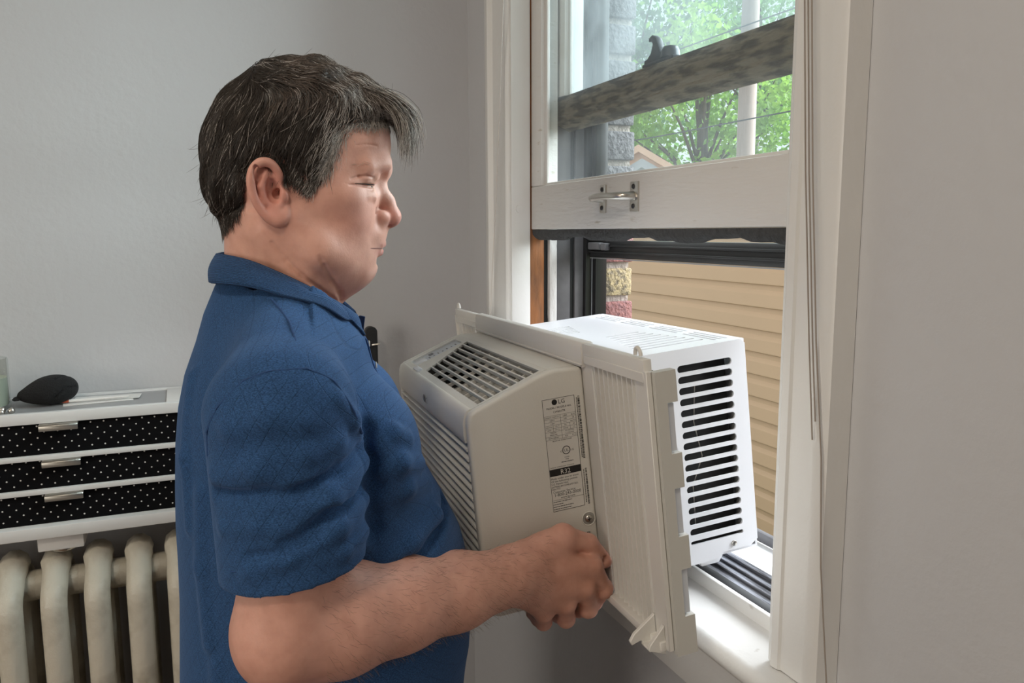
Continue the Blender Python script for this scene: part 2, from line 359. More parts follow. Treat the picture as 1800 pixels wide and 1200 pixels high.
# ------------------------------------------------------------------ cords
def cord(name, pts, r, m, label, group=None):
    return tag(MB().tube(pts, r, 6).build(name, m, None, 0, smooth=True), label, 'cord', group)
for k in range(3):
    dx = .0050*k; y = .594
    pts = [(-.722+dx, y, Z(1.0)), (-.6665+dx, y, Z(.229)), (-.6545+dx, y, Z(.060)), (-.6385+dx, y, Z(-.113))]
    pts += [(-.6240+dx, y, Z(-.23)), (-.6068, y, Z(-.347)), (-.5911, y, Z(-.465)), (-.575, y, Z(-.62)), (-.570, y, Z(-.80))] if k == 2 else [(-.6275+dx*.6, y, Z(-.215+.02*k))]
    cord('blind_cord', pts, .0008, 'cord', ('short tan cord against the flat face of the casing beside the bare wall', 'short tan cord between its two neighbours on the casing beside the bare wall', 'long tan cord trailing across the casing edge below the window sill')[k], 'blind cords on the casing beside the bare wall')
cord('blind_cord', [(-1.452, .594, Z(1.0)), (-1.480, .594, Z(.437)), (-1.5045, .594, Z(.230)), (-1.5264, .594, Z(.065)), (-1.556, .594, Z(-.109)), (-1.566, .594, Z(-.20)), (-1.575, .594, Z(-.48))], .0011, 'cord_white',
     'pale cord hanging down the moulded window casing next to the room corner')
# ================================================================== outdoors
mat('siding', (0.61, 0.405, 0.235), 0.55, var=0.06, vscale=4, stretch=(0.3, 1, 1), bump=0.05, bscale=30)
mat('siding_trim', (0.72, 0.68, 0.60), 0.6)
mat('shingle', (0.22, 0.21, 0.21), 0.9, var=0.3, vscale=20)
mat('stucco_peach', (0.80, 0.50, 0.36), 0.9, var=0.06, vscale=3)
mat('grass', (0.10, 0.17, 0.05), 0.95, var=0.4, vscale=3)
mat('bark', (0.13, 0.10, 0.08), 0.9, bump=0.6, bscale=10, var=0.4, vscale=6)
mat('pole_wood', (0.50, 0.38, 0.34), 0.85, var=0.15, vscale=8, stretch=(4, 4, 0.4))
mat('wire', (0.04, 0.04, 0.05), 0.6)
mat('window_dark', (0.05, 0.06, 0.07), 0.15)
def leaf_mat(name, col, col2):
    m = mat(name, col, 0.55, col2=col2, vscale=0.7); nt = m.node_tree; b = nt.nodes['Principled BSDF']
    tl = nd(nt, 'ShaderNodeBsdfTranslucent'); mx = nd(nt, 'ShaderNodeMixShader'); mx.inputs[0].default_value = 0.42
    src = [l.from_socket for l in nt.links if l.to_socket == b.inputs['Base Color']][0]
    nt.links.new(src, tl.inputs['Color']); nt.links.new(b.outputs[0], mx.inputs[1]); nt.links.new(tl.outputs[0], mx.inputs[2])
    nt.links.new(mx.outputs[0], nt.nodes['Material Output'].inputs['Surface']); return m
leaf_mat('leaf_bright', (0.34, 0.52, 0.10), (0.16, 0.32, 0.06)); leaf_mat('leaf_mid', (0.22, 0.40, 0.12), (0.10, 0.22, 0.06)); leaf_mat('leaf_dark', (0.16, 0.30, 0.12), (0.07, 0.16, 0.06))
GZ = -0.8
gr = struct(MB().box(-70, 40, YW+.26, 70, GZ-.1, GZ).build('ground', 'grass'))
# neighbour's garage: every siding board its own piece
GY = 3.5; gx0, gx1 = -9.5, 3.0; gtop = Z(.17)
gar = tag(empty('garage', (-3, GY, GZ)), 'low garage clad in tan horizontal siding just outside the window', 'garage')
def G(q, name, m, bev=0): return q.build(name, m, gar, bev)
q = MB().box(gx0+3, gx1+3, .03, 6.2, 0, gtop-GZ); G(q, 'wall_core', 'siding_trim')
bh = .150; nb = int((gtop-GZ)/bh); bd = None
for i in range(nb):
    if bd is None:
        bd = MB().prism([(.03, 0), (-.006, .0), (-.012, .004), (-.012, .010), (-.006, .085), (.008, .115), (.010, bh), (.03, bh)], 0, gx0+3, gx1+3).build('siding_board', 'siding', gar); b = bd
    else: b = dup(bd, gar)
    b.location = (0, 0, i*bh)
zt = gtop-GZ
G(MB().box(gx0+2.8, gx1+3.2, -.16, .03, zt+.0, zt+.10), 'fascia', 'siding_trim')
G(MB().prism([(-.2, zt+.10), (-.2, zt+.13), (3.1, zt+.42), (6.4, zt+.13), (6.4, zt+.10), (3.1, zt+.39)], 0, gx0+2.8, gx1+3.2), 'roof', 'shingle')
# two houses further back
def house(label, loc, rz, w, d, h, rise, wall, roofm, over=.35):
    h0 = tag(empty('house', loc), label, 'house'); h0.rotation_euler = (0, 0, rz)
    MB().prism([(-w/2, 0), (w/2, 0), (w/2, h), (0, h+rise), (-w/2, h)], 1, 0, d).build('wall', wall, h0)
    t = .16; s = rise/(w/2)
    MB().prism([(-w/2-over, h-over*s), (0, h+rise), (w/2+over, h-over*s), (w/2+over, h-over*s+t), (0, h+rise+t), (-w/2-over, h-over*s+t)], 1, -over, d+over).build('roof', roofm, h0)
    for x in (-w*.22, w*.22):
        f = MB().box(x-.55, x+.55, -.05, .02, h-1.9, h-.5).build('window', 'siding_trim', h0); MB().box(x-.45, x+.45, -.07, -.03, h-1.8, h-.6).build('pane', 'window_dark', f)
    return h0
mat('wall_lilac', (0.46, 0.44, 0.47), 0.9)
house('peach stucco house with a low gable among the trees', (-16.52, 10.0, GZ), math.radians(58.8), 5.0, 3.6, 2.62, 1.5, 'stucco_peach', 'stucco_peach', .25)
house('small grey outbuilding in front of the peach house gable', (-13.08, 8.0, GZ), math.radians(58.6), 2.6, 2.6, 2.72, .75, 'wall_lilac', 'wall_lilac', .1)
house('pale pink house half hidden by leaves beside the utility pole', (-26.6, 19.9, GZ), math.radians(53), 4.0, 4, 4.3, 1.2, 'stucco_peach', 'shingle', .2)
# utility pole and wires
pl = tag(empty('utility_pole', (-11.37, 9.0, GZ)), 'tall pale wooden utility pole among the trees', 'pole')
MB().tube([(0, 0, 0), (0, 0, 5), (.05, 0, 11)], [.16, .15, .12], 12).build('post', 'pole_wood', pl, 0, smooth=True)
MB().box(-1.1, 1.1, -.06, .06, 9.6, 9.75).build('cross_arm', 'pole_wood', pl)
for k, (h, d) in enumerate(((4.1, .35), (5.6, .3))):
    tag(MB().tube([(-26+15*0+i*3.2, 9.0-.4+i*.02, GZ+h+d*((i-5)/5)**2) for i in range(11)], .012, 5).build('overhead_wire', 'wire'), 'dark overhead wire passing behind the utility pole', 'wire', 'overhead wires by the pole')
# trees
def tree(label, loc, h, crown, rz, rx, nleaf, lm, seed, lean=0.0, ls=.22):
    rg = np.random.default_rng(seed)
    t = tag(empty('leafy_tree', loc), label, 'tree', 'trees beyond the garage')
    tk = MB().tube([(0, 0, 0), (lean*.3, .05, h*.35), (lean*.7, 0, h*.6), (lean, 0, h*.9)], [.28, .22, .15, .05], 9)
    cl = []
    for i in range(26):
        v = rg.normal(size=3); v /= np.linalg.norm(v); v *= rg.uniform(.35, .95)
        c = np.array([lean+v[0]*rx, v[1]*rx, crown+v[2]*rz]); cl.append(c)
        b0 = Vector((lean*.6, 0, max(h*.3, crown-rz*.6+v[2]*rz*.4)))
        tk.tube([b0, b0.lerp(Vector(c), .5)+Vector((0, 0, .2)), Vector(c)], [.07, .045, .015], 5, cap=False)
    tk.build('trunk', 'bark', t, 0, smooth=True)
    # leaves: bent quads in clumps
    cs = np.array(cl)[rg.integers(0, len(cl), nleaf)]; p = cs+rg.normal(size=(nleaf, 3))*np.array([rx*.16, rx*.16, rz*.13])
    a = rg.normal(size=(nleaf, 3)); a /= np.linalg.norm(a, axis=1)[:, None]
    b = np.cross(a, rg.normal(size=(nleaf, 3))); b /= np.linalg.norm(b, axis=1)[:, None]; c = np.cross(a, b)
    s = (ls*rg.uniform(.6, 1.3, nleaf))[:, None]
    vv = np.stack([p-a*s*.5, p-b*s*.34+c*s*.08, p+b*s*.34+c*s*.08, p+a*s*.5], 1).reshape(-1, 3)
    f = [(4*i, 4*i+1, 4*i+3, 4*i+2) for i in range(nleaf)]
    me = bpy.data.meshes.new('foliage'); me.from_pydata(vv.tolist(), [], f); me.update()
    tag(link('foliage', me, lm, t), kind='stuff')
tree('bright green maple behind the peach gable', (-20.6, 14.6, GZ), 9, 5.2, 3.2, 3.0, 6200, 'leaf_bright', 1, .2)
tree('tall blue-green tree whose crown fills the top of the window', (-31.0, 18.5, GZ), 15, 10.2, 5.2, 4.6, 5200, 'leaf_dark', 2, -.4, .32)
tree('light green tree to the window side of the utility pole', (-15.9, 16.6, GZ), 9, 5.2, 3.0, 2.6, 5200, 'leaf_bright', 3, .3)
tree('mid green tree rising behind the utility pole', (-38.5, 31.0, GZ), 19, 12.6, 6.2, 5.4, 5600, 'leaf_mid', 4, .3, .36)
tree('dense dark tree farthest back among the crowns', (-54.0, 30.5, GZ), 16, 9.0, 6.0, 6.0, 3600, 'leaf_mid', 5, 0, .42)
# ================================================================== window air conditioner
mat('ac_plastic', (0.74, 0.72, 0.66), 0.36, bump=0.03, bscale=400)
mat('ac_curtain', (0.70, 0.68, 0.64), 0.42)
mat('ac_rail', (0.55, 0.54, 0.50), 0.45)
mat('ac_cabinet', (0.77, 0.78, 0.81), 0.33)
mat('ac_panel', (0.66, 0.69, 0.74), 0.30)
mat('ac_inside', (0.012, 0.012, 0.012), 0.7)
mat('ac_vane', (0.50, 0.49, 0.46), 0.5)
mat('print_black', (0.015, 0.015, 0.015), 0.5)
mat('print_grey', (0.22, 0.22, 0.23), 0.5)
mat('label_film', (0.74, 0.72, 0.67), 0.30)
mat('clear_plastic', (0.82, 0.84, 0.87), 0.08, spec=0.8)
def rotm(v):
    a = Vector(v); return Matrix.Rotation(a.length, 3, a.normalized())
AC_R = rotm((0.10170219, -0.02563579, -0.0692425))
ac = tag(empty('air_conditioner', (-1.12112755, 0.51410246, ZC-0.47931179)), 'white window air conditioner held tilted in the open window with side curtains', 'air conditioner')
ac.rotation_mode = 'QUATERNION'; ac.rotation_quaternion = AC_R.to_quaternion()
AW = .2345
PROF = [(-.002, .0), (-.146, .0), (-.156, .004), (-.160, .012), (-.1625, .10), (-.1605, .252), (-.1592, .262), (-.1555, .2695), (-.149, .2735), (-.1355, .2778), (-.0908, .2930), (-.062, .3025), (-.05, .3058), (-.040, .3072), (-.002, .305)]
def side_panel(s):
    q = MB().prism(PROF, 0, s*(AW-.016), s*AW)
    return q.build('side_panel', 'ac_plastic', ac, .005, 4, ang=50)
near_panel = side_panel(1); side_panel(-1)
IX = AW-.0155
# sloping top: panel with the discharge opening, in slope coordinates
S0, S1 = Vector((0, -.1525, .2715)), Vector((0, -.046, .3065)); SL = (S1-S0).length; sd = (S1-S0)/SL; sn = Vector((0, -sd.z, sd.y))
def slope(u, v, w): p = S0+sd*v+sn*w; return (u, p.y, p.z)
hole = [(-.092, .014), (.213, .014), (.210, .106), (-.147, .106)]
holed_panel('top_panel', [(-IX, 0), (IX, 0), (IX, SL), (-IX, SL)], [hole, rounded(-.1815, .056, .052, .088, .006)], -.0035, slope, 'ac_plastic', ac)
MB().prism([(-.046, .3065), (-.046, .2955), (-.002, .2955), (-.002, .305), (-.040, .3072)], 0, -IX, IX).build('top_strip', 'ac_plastic', ac, .0008, 1)
# control panel sunk in the far end of the slope
def sbox(name, m, u0, u1, v0, v1, w0, w1, parent, bev=0):
    vs = [slope(u, v, w) for w in (w0, w1) for u, v in ((u0, v0), (u1, v0), (u1, v1), (u0, v1))]
    return MB().add(vs, [(0, 3, 2, 1), (4, 5, 6, 7), (0, 1, 5, 4), (1, 2, 6, 5), (2, 3, 7, 6), (3, 0, 4, 7)]).build(name, m, parent, bev)
cp = sbox('control_panel', 'ac_panel', -.2095, -.1535, .009, .103, -.008, -.003, ac, .001)
sbox('display_window', 'clear_plastic', -.203, -.160, .012, .034, -.003, -.0015, cp, .0012)
sbox('sensor_window', 'print_grey', -.204, -.190, .044, .052, -.003, -.0022, cp)
for i in range(7):
    sbox('button_mark', 'print_grey', -.184+.004*(i % 2), -.172+.003*(i % 2), .040+.0085*i, .042+.0085*i, -.003, -.0025, cp)
sbox('button_row', 'ac_panel', -.170, -.158, .040, .098, -.003, -.0018, cp, .0008)
MB().add([slope(u, v, -.0005) for u, v in ((-.142, .002), (-.105, .002), (-.105, .012), (-.142, .012))]+[slope(u, v, .0035) for u, v in ((-.140, .003), (-.107, .003), (-.107, .011), (-.140, .011))],
         [(0, 3, 2, 1), (4, 5, 6, 7), (0, 1, 5, 4), (1, 2, 6, 5), (2, 3, 7, 6), (3, 0, 4, 7)]).build('release_tab', 'clear_plastic', ac, .0008)
# discharge grille: long bars, cross vanes under them, dark duct below
gl = sbox('discharge_grille', 'ac_inside', -.15, .216, .004, .110, -.060, -.057, ac)
def slx(v): return -.092-.055*(v-.014)/.092
for i in range(7):
    v = .026+i*.0118
    vs = [slope(u, vv, w) for w in (-.0065, -.0005) for u, vv in ((slx(v), v-.0012), (.213, v-.0012), (.213, v+.0012), (slx(v), v+.0012))]
    MB().add(vs, [(0, 3, 2, 1), (4, 5, 6, 7), (0, 1, 5, 4), (1, 2, 6, 5), (2, 3, 7, 6), (3, 0, 4, 7)]).build('grille_bar', 'ac_plastic', gl)
for i in range(6):
    u = -.070+i*.048
    sbox('cross_bar', 'ac_plastic', u, u+.0030, .014, .106, -.012, -.007, gl)
for i in range(13):
    u = -.02+i*.0085
    vs = [slope(a, b, w) for w, du in ((-.044, .010), (-.030, 0)) for a, b in ((u+du, .020), (u+du+.0022, .020), (u+du+.0022, .10), (u+du, .10))]
    MB().add(vs, [(0, 3, 2, 1), (4, 5, 6, 7), (0, 1, 5, 4), (1, 2, 6, 5), (2, 3, 7, 6), (3, 0, 4, 7)]).build('vane', 'ac_vane', gl)
for v0, v1, w0 in ((.004, .0065, 0), (.1065, .110, 0)):
    sbox('duct_wall', 'ac_vane', -.15, .216, v0, v1, -.058, -.0036, gl)
q = MB(); q.add([slope(a, b, w) for a, b, w in ((-.15, .006, -.05), (.215, .006, -.05), (.215, .030, -.052), (-.15, .030, -.052), (-.15, .010, -.012), (.215, .010, -.012), (.215, .012, -.012), (-.15, .012, -.012))],
      [(0, 3, 2, 1), (4, 5, 6, 7), (0, 1, 5, 4), (1, 2, 6, 5), (2, 3, 7, 6), (3, 0, 4, 7)]); q.build('duct_lip', 'ac_vane', gl)
for i in range(12):
    u = -.09+i*.0135
    sbox('duct_fin', 'ac_plastic', u, u+.0018, .012, .026, -.040, -.018, gl)
# front: curved head strip with the emblem, louvres, bottom strip
fs_ = [(-.150, .232), (-.1625, .230), (-.1635, .240), (-.1625, .256), (-.1600, .2655), (-.1555, .2715), (-.150, .2735)]
MB().prism(fs_, 0, -IX, IX).build('front_strip', 'ac_plastic', ac, .0012, 2, ang=60)
sl = None
for i in range(17):
    z = .2225-i*.0130
    if sl is None:
        sl = MB().prism([(-.1612, -.0036), (-.1622, -.0010), (-.1612, .0006), (-.141, .0088), (-.140, .0066)], 0, -IX, IX).build('louver', 'ac_plastic', ac); b = sl
    else: b = dup(sl, ac)
    b.location = (0, 0, z)
MB().box(-IX, IX, -.138, -.137, .004, .24).build('shade_backing', 'print_grey', ac)  # dark sheet, its tone standing in for shadow behind the louvres
MB().box(-IX, IX, -.160, -.004, .0, .006).build('base_strip', 'ac_plastic', ac, .001)
MB().box(-IX, IX, -.137, -.005, .007, .245).build('chassis', 'ac_inside', ac)
def ring(q, c, r0, r1, xf, n=28):
    vs = [xf(c[0]+r*math.cos(2*math.pi*k/n), c[1]+r*math.sin(2*math.pi*k/n)) for r in (r0, r1) for k in range(n)]
    q.add(vs, [(k, (k+1) % n, n+(k+1) % n, n+k) for k in range(n)])
def disc(q, c, r, xf, n=28): q.add([xf(c[0]+r*math.cos(2*math.pi*k/n), c[1]+r*math.sin(2*math.pi*k/n)) for k in range(n)], [tuple(range(n))])
def text(q, body, size, u, v, xf, align='LEFT'):
    vv, ff = text_geom(body, size, align); q.add([xf(a+u, b+v) for a, b, _ in vv], ff)
def rect(q, u0, u1, v0, v1, xf): q.add([xf(u0, v0), xf(u1, v0), xf(u1, v1), xf(u0, v1)], [(0, 1, 2, 3)])
# emblem on the strip: round mark and two letters
fx = lambda u, v: (u, -.1640+max(0, v-.250)*.14, v)
q = MB(); disc(q, (-.008, .2490), .0058, fx); text(q, 'LG', .0125, .0005, .2445, fx); q.build('emblem', 'print_grey', ac)
fx2 = lambda u, v: (u, -.16425+max(0, v-.250)*.14, v)
# rating label on the near side panel
LY0, LY1, LZ1, LZ0 = -.0612, -.0170, .2710, .1230
lab = MB().box(AW+.0001, AW+.0003, LY0, LY1, LZ0, LZ1).build('rating_label', 'label_film', near_panel)
lx = lambda u, v: (AW+.00045, LY0+u, LZ1+v)
lx2 = lambda u, v: (AW+.0006, LY0+u, LZ1+v)
LWD = LY1-LY0; LH = LZ1-LZ0
q = MB(); t = .00035
def frame(u0, u1, v0, v1, tt=t):
    rect(q, u0, u1, v1-tt, v1, lx); rect(q, u0, u1, v0, v0+tt, lx); rect(q, u0, u0+tt, v0, v1, lx); rect(q, u1-tt, u1, v0, v1, lx)
frame(0, LWD, -LH, 0, .0005)
for v in (-.0220, -.0262, -.0303, -.0345, -.0387, -.0428, -.0490, -.0532): rect(q, 0, LWD, v-.00025, v, lx)
rect(q, .0225, .0228, -.0532, -.0220, lx); rect(q, .0345, .0348, -.0428, -.0345, lx); rect(q, .0115, .0118, -.0428, -.0345, lx)
frame(0, LWD, -LH, -.1330)
q.build('label_rule', 'print_black', near_panel)
q = MB()
disc(q, (.0165, -.0052), .0037, lx); text(q, 'LG', .0078, .0215, -.0079, lx)
C = LWD/2
for body, size, u, v, al in (('MODEL / MOD\u00c8LE NO.', .0034, C, -.0136, 'CENTER'), ('LW6017R', .0040, C, -.0190, 'CENTER'),
    ('COOLING CAPACITY', .0022, .0112, -.0250, 'CENTER'), ('5,800', .0026, .0290, -.0252, 'CENTER'), ('Btu/h', .0024, .0400, -.0252, 'CENTER'),
    ('INPUT', .0024, .0112, -.0292, 'CENTER'), ('530', .0026, .0290, -.0293, 'CENTER'), ('W', .0024, .0400, -.0293, 'CENTER'),
    ('CEER', .0024, .0112, -.0333, 'CENTER'), ('11.0', .0026, .0280, -.0334, 'CENTER'), ('Btu/W.h', .0022, .0395, -.0334, 'CENTER'),
    ('VOLTAGE', .0021, .0060, -.0374, 'CENTER'), ('115  V', .0024, .0170, -.0375, 'CENTER'), ('Hz', .0024, .0285, -.0375, 'CENTER'), ('60', .0024, .0400, -.0375, 'CENTER'),
    ('AMPS', .0022, .0060, -.0416, 'CENTER'), ('4.9  A', .0024, .0170, -.0417, 'CENTER'), ('PHASE', .0022, .0285, -.0416, 'CENTER'), ('1 0', .0024, .0400, -.0417, 'CENTER'),
    ('DESIGN', .0023, .0112, -.0452, 'CENTER'), ('PRESSURE', .0023, .0112, -.0480, 'CENTER'), ('H.S. 450 PSIG', .0022, .0335, -.0452, 'CENTER'), ('L.S. 250 PSIG', .0022, .0335, -.0480, 'CENTER'),
    ('REFRIGERANT', .0023, .0112, -.0520, 'CENTER'), ('R32', .0024, .0285, -.0520, 'CENTER'), ('8.1 oz', .0024, .0395, -.0520, 'CENTER'),
    ('ROOM AIR CONDITIONER', .0022, C, -.0562, 'CENTER'), ('UL', .0056, .0262, -.0717, 'CENTER'), ('C', .0034, .0190, -.0717, 'CENTER'), ('US', .0034, .0345, -.0717, 'CENTER'),
    ('LISTED', .0022, .0262, -.0795, 'CENTER'), ('E756', .0022, .0262, -.0822, 'CENTER'), ('MADE IN / FABRIQU\u00c9 EN : THAILAND', .0020, .0015, -.0905, 'LEFT'),
    ('Made under one or more', .0037, .0012, -.1058, 'LEFT'), ('Of the following patents', .0037, .0012, -.1094, 'LEFT'), ('U.S Patent Nos.', .0037, .0012, -.1130, 'LEFT'),
    ('6679082,8412298,6431263,', .0033, .0012, -.1166, 'LEFT'), ('9091773', .0033, .0012, -.1197, 'LEFT'),
    ('Customer Service:', .0042, C-.004, -.1238, 'CENTER'), ('1-800-243-0000', .0058, C, -.1284, 'CENTER'), ('www.lg.com', .0040, C, -.1320, 'CENTER'),):
    text(q, body, size, u, v, lx, al)
rgm = random.Random(9)
def microprint(u0, u1, v):
    u = u0
    while u < u1:                                                  # print too small to read: word-long dashes
        w_ = rgm.uniform(.0012, .0034); rect(q, u, min(u+w_, u1), v, v+.0009, lx); u += w_+.0006
microprint(.0012, .0270, -.1360); microprint(.0012, .0150, -.1392); microprint(.0012, .0290, -.1424); microprint(.0012, .0260, -.1456); microprint(.0180, .0350, -.0850)
ring(q, (.0262, -.0697), .0046, .0056, lx)
rect(q, .0006, LWD-.0006, -.1012, -.0920, lx)
# bar codes beside the label
def barcode(u0, u1, v0, v1, seed):
    rg = random.Random(seed); v = v1
    while v > v0:
        h = rg.choice((.0004, .0006, .0009, .0013)); rect(q, u0, u1, v-h, v, lx); v -= h+rg.choice((.0004, .0006, .001))
barcode(.0484, .0512, -.0850, -.0025, 1); barcode(.0492, .0515, -.1460, -.0985, 2)
tag(q.build('label_print', 'print_black', near_panel), kind='stuff')
q = MB(); text(q, 'R32', .0088, C, -.0998, lx2, 'CENTER'); q.build('refrigerant_print', 'label_film', near_panel)
q = MB()
for v0, v1 in ((-.083, -.004), (-.144, -.100)):
    v = v1
    while v > v0:
        h_ = rgm.uniform(.0008, .0022); rect(q, .0466, .0476, v-h_, v, lx); v -= h_+.0006
for k in range(3): rect(q, .0432, .0480, -.1856-.0016*k, -.1848-.0016*k, lx)
tag(q.build('serial_print', 'print_black', near_panel), kind='stuff')
sc = MB().lathe([(.0002, .0026), (.0040, .0022), (.0052, .0008), (.0054, 0)], (AW-.0002, -.0134, .1037), 20, 0).build('case_screw', 'nickel', ac, 0, smooth=True)
MB().box(AW+.0018, AW+.0029, -.0160, -.0108, .1032, .1042).box(AW+.0018, AW+.0029, -.0139, -.0129, .1011, .1063).build('cross_slot', 'dark_iron', sc)
MB().lathe([(.0085, .0), (.0088, .0007), (.0095, .0007), (.0098, 0)], (AW, -.0134, .1037), 28, 0).build('screw_ring', 'ac_plastic', sc, 0, smooth=True)
# outdoor cabinet
CW, CY0, CY1, CZ0, CZ1 = .2290, .006, .2424, .004, .3050
SL_H, SL_N = .0100, 17
slots = [rounded(.1778, .2775-i*.01536, .084, SL_H if i < 16 else .0055, SL_H/2-.0003 if i < 16 else .0026, 5) for i in range(SL_N)]
slots.append(rounded(.098, .281, .006, .006, .0029, 3))
def cab_side(s):
    out = [(CY0, CZ0), (.1500, CZ0-.004), (.1800, CZ0-.002), (.186, CZ0+.004), (CY1-.012, CZ0+.004), (CY1, CZ0+.012), (CY1, CZ1-.006), (CY1-.006, CZ1), (CY0, CZ1)]
    o = holed_panel('cabinet_side', out, slots, .003, lambda a, b, c: (s*(CW+.002-c), a, b), 'ac_cabinet', ac)
    return o
cs = cab_side(1); cab_side(-1)
MB().lathe([(.0002, .003), (.0034, .0024), (.0042, 0)], (CW+.002, .2035, .0174), 12, 0).build('cabinet_screw', 'nickel', cs, 0, smooth=True)
th = []
for i in range(9): th.append(rounded(.190-i*.0185, .150, .0062, .105-.006*i, .0029, 3))
for i in range(6): th.append(rounded(-.050-i*.016, .080+.006*i, .0056, .075-.006*i, .0026, 3))
for r in range(3):
    for i in range(4): th.append(rounded(.165-i*.105, .211+r*.0090, .088, .0046, .0021, 3))
holed_panel('cabinet_top', [(-CW, CY0), (CW, CY0), (CW, CY1), (-CW, CY1)], th, .003, lambda a, b, c: (a, b, CZ1-c), 'ac_cabinet', ac)
MB().box(-CW, CW, CY1-.003, CY1, CZ0, CZ1-.003).build('cabinet_back', 'ac_cabinet', ac)
MB().box(-CW, CW, CY0, CY1-.003, CZ0, CZ0+.003).build('base_pan', 'ac_cabinet', ac)
MB().box(-CW+.02, CW-.02, .02, CY1-.02, .02, .285).build('condenser_coil', 'ac_inside', ac)
MB().tube([(CW-.006, .165, .255), (CW-.008, .160, .20), (CW-.006, .168, .15), (CW-.009, .152, .11), (CW-.007, .150, .05)], .0008, 5).build('capillary_tube', 'nickel', ac, 0, smooth=True)
MB().prism([(.146, .004), (.150, -.006), (.178, -.006), (.186, .004)], 0, CW-.10, CW+.001).build('base_foot', 'ac_cabinet', ac, .002)
# mounting frame and the two folding side curtains
tr_ = MB().prism([(-.006, .3055), (-.006, .332), (-.003, .3375), (.009, .3375), (.012, .335), (.012, .3055)], 0, -.2450, .2444).build('top_rail', 'ac_curtain', ac, .001, 2)
MB().box(-.2450, .2444, -.0085, -.0045, .3085, .3105).build('rail_bead', 'ac_curtain', tr_, .0006, 1)
MB().box(-.2450, .2444, .0125, .0145, -.001, .003).build('bottom_rail', 'ac_curtain', ac)
def curtain(s, xa, xb):
    """folding curtain on side s between |x| = xa and xb"""
    def B(x0, x1, y0, y1, z0, z1): return MB().box(min(s*x0, s*x1), max(s*x0, s*x1), y0, y1, z0, z1)
    w = xb-xa
    c = B(xa, xb, -.004, .006, .3110, .3365).build('side_curtain', 'ac_curtain', ac, .001)
    B(xa+.004, xb, -.0055, -.004, .3115, .3225).build('top_lip', 'ac_curtain', c, .0005, 1)
    B(AW-.006, xa+.019, -.0015, .003, .004, .3108).build('inner_strip', 'ac_curtain', c, .0006, 1)
    B(xb-.030, xb, -.0015, .003, .002, .3108).build('outer_strip', 'ac_curtain', c, .0006, 1)
    n = 9; x0 = xa+.0195; pw = (xb-.0305-x0)/n; pl_ = None
    for i in range(n):
        if pl_ is None:
            p = [(s*0, .0075), (s*pw*.34, .0075), (s*pw*.44, -.0018), (s*pw*.68, -.0018), (s*pw*.76, .0075), (s*pw, .0075), (s*pw, .0095), (s*0, .0095)]
            pl_ = MB().prism(p, 2, .006, .3108).build('pleat', 'ac_curtain', c); b = pl_
        else: b = dup(pl_, c)
        b.location = (s*(x0+i*pw), 0, 0)
    B(xa-.004, xb-.004, -.010, .006, .0005, .0115).build('bottom_bar', 'ac_curtain', c, .001)
    # outer rail with three notches
    q = MB(); zz = [(.0, .045, 1), (.045, .100, 0), (.100, .138, 1), (.138, .193, 0), (.193, .232, 1), (.232, .2886, 0), (.2886, .3235, 1)]
    for z0, z1, full in zz:
        a, b = sorted((s*(xb+.0005), s*(xb+.0125))); q.box(a, b, .002, .027 if full else .0145, z0, z1)
    rl = q.build('outer_rail', 'ac_rail', c)
    for z0, z1, full in zz:
        if not full: B(xb+.001, xb+.0085, .0150, .0235, z0+.002, z1-.002).build('rail_rib', 'ac_panel', rl)
    B(xb-.002, xb+.006, -.005, .0015, .004, .3245).build('rail_edge', 'ac_curtain', rl, .0008, 1)
    # moulded ring on the top edge, latch at the foot
    q = MB(); nn = 16; R0 = .0085; cx, cz = s*(xb-.018), .3390
    q.tube([(cx+R0*.75*math.cos(math.pi*k/nn), .000, cz+R0*math.sin(math.pi*k/nn)) for k in range(nn+1)], .0024, 8).build('hook_ring', 'ac_curtain', c, 0, smooth=True)
    q = MB().prism([(-.002, .034), (-.030, .016), (-.036, .008), (-.034, .003), (-.022, .006), (-.018, -.002), (-.002, -.010)], 0, s*(xb-.034), s*(xb-.029))
    q.prism([(-.002, .030), (-.022, .010), (-.024, .004), (-.002, -.006)], 0, s*(xb-.012), s*(xb-.007)); q.box(min(s*(xb-.03), s*(xb-.009)), max(s*(xb-.03), s*(xb-.009)), -.022, -.002, .001, .004)
    q.build('latch', 'ac_curtain', c, .0008, 1)
curtain(1, .2450, .4095); curtain(-1, .2460, .3990)
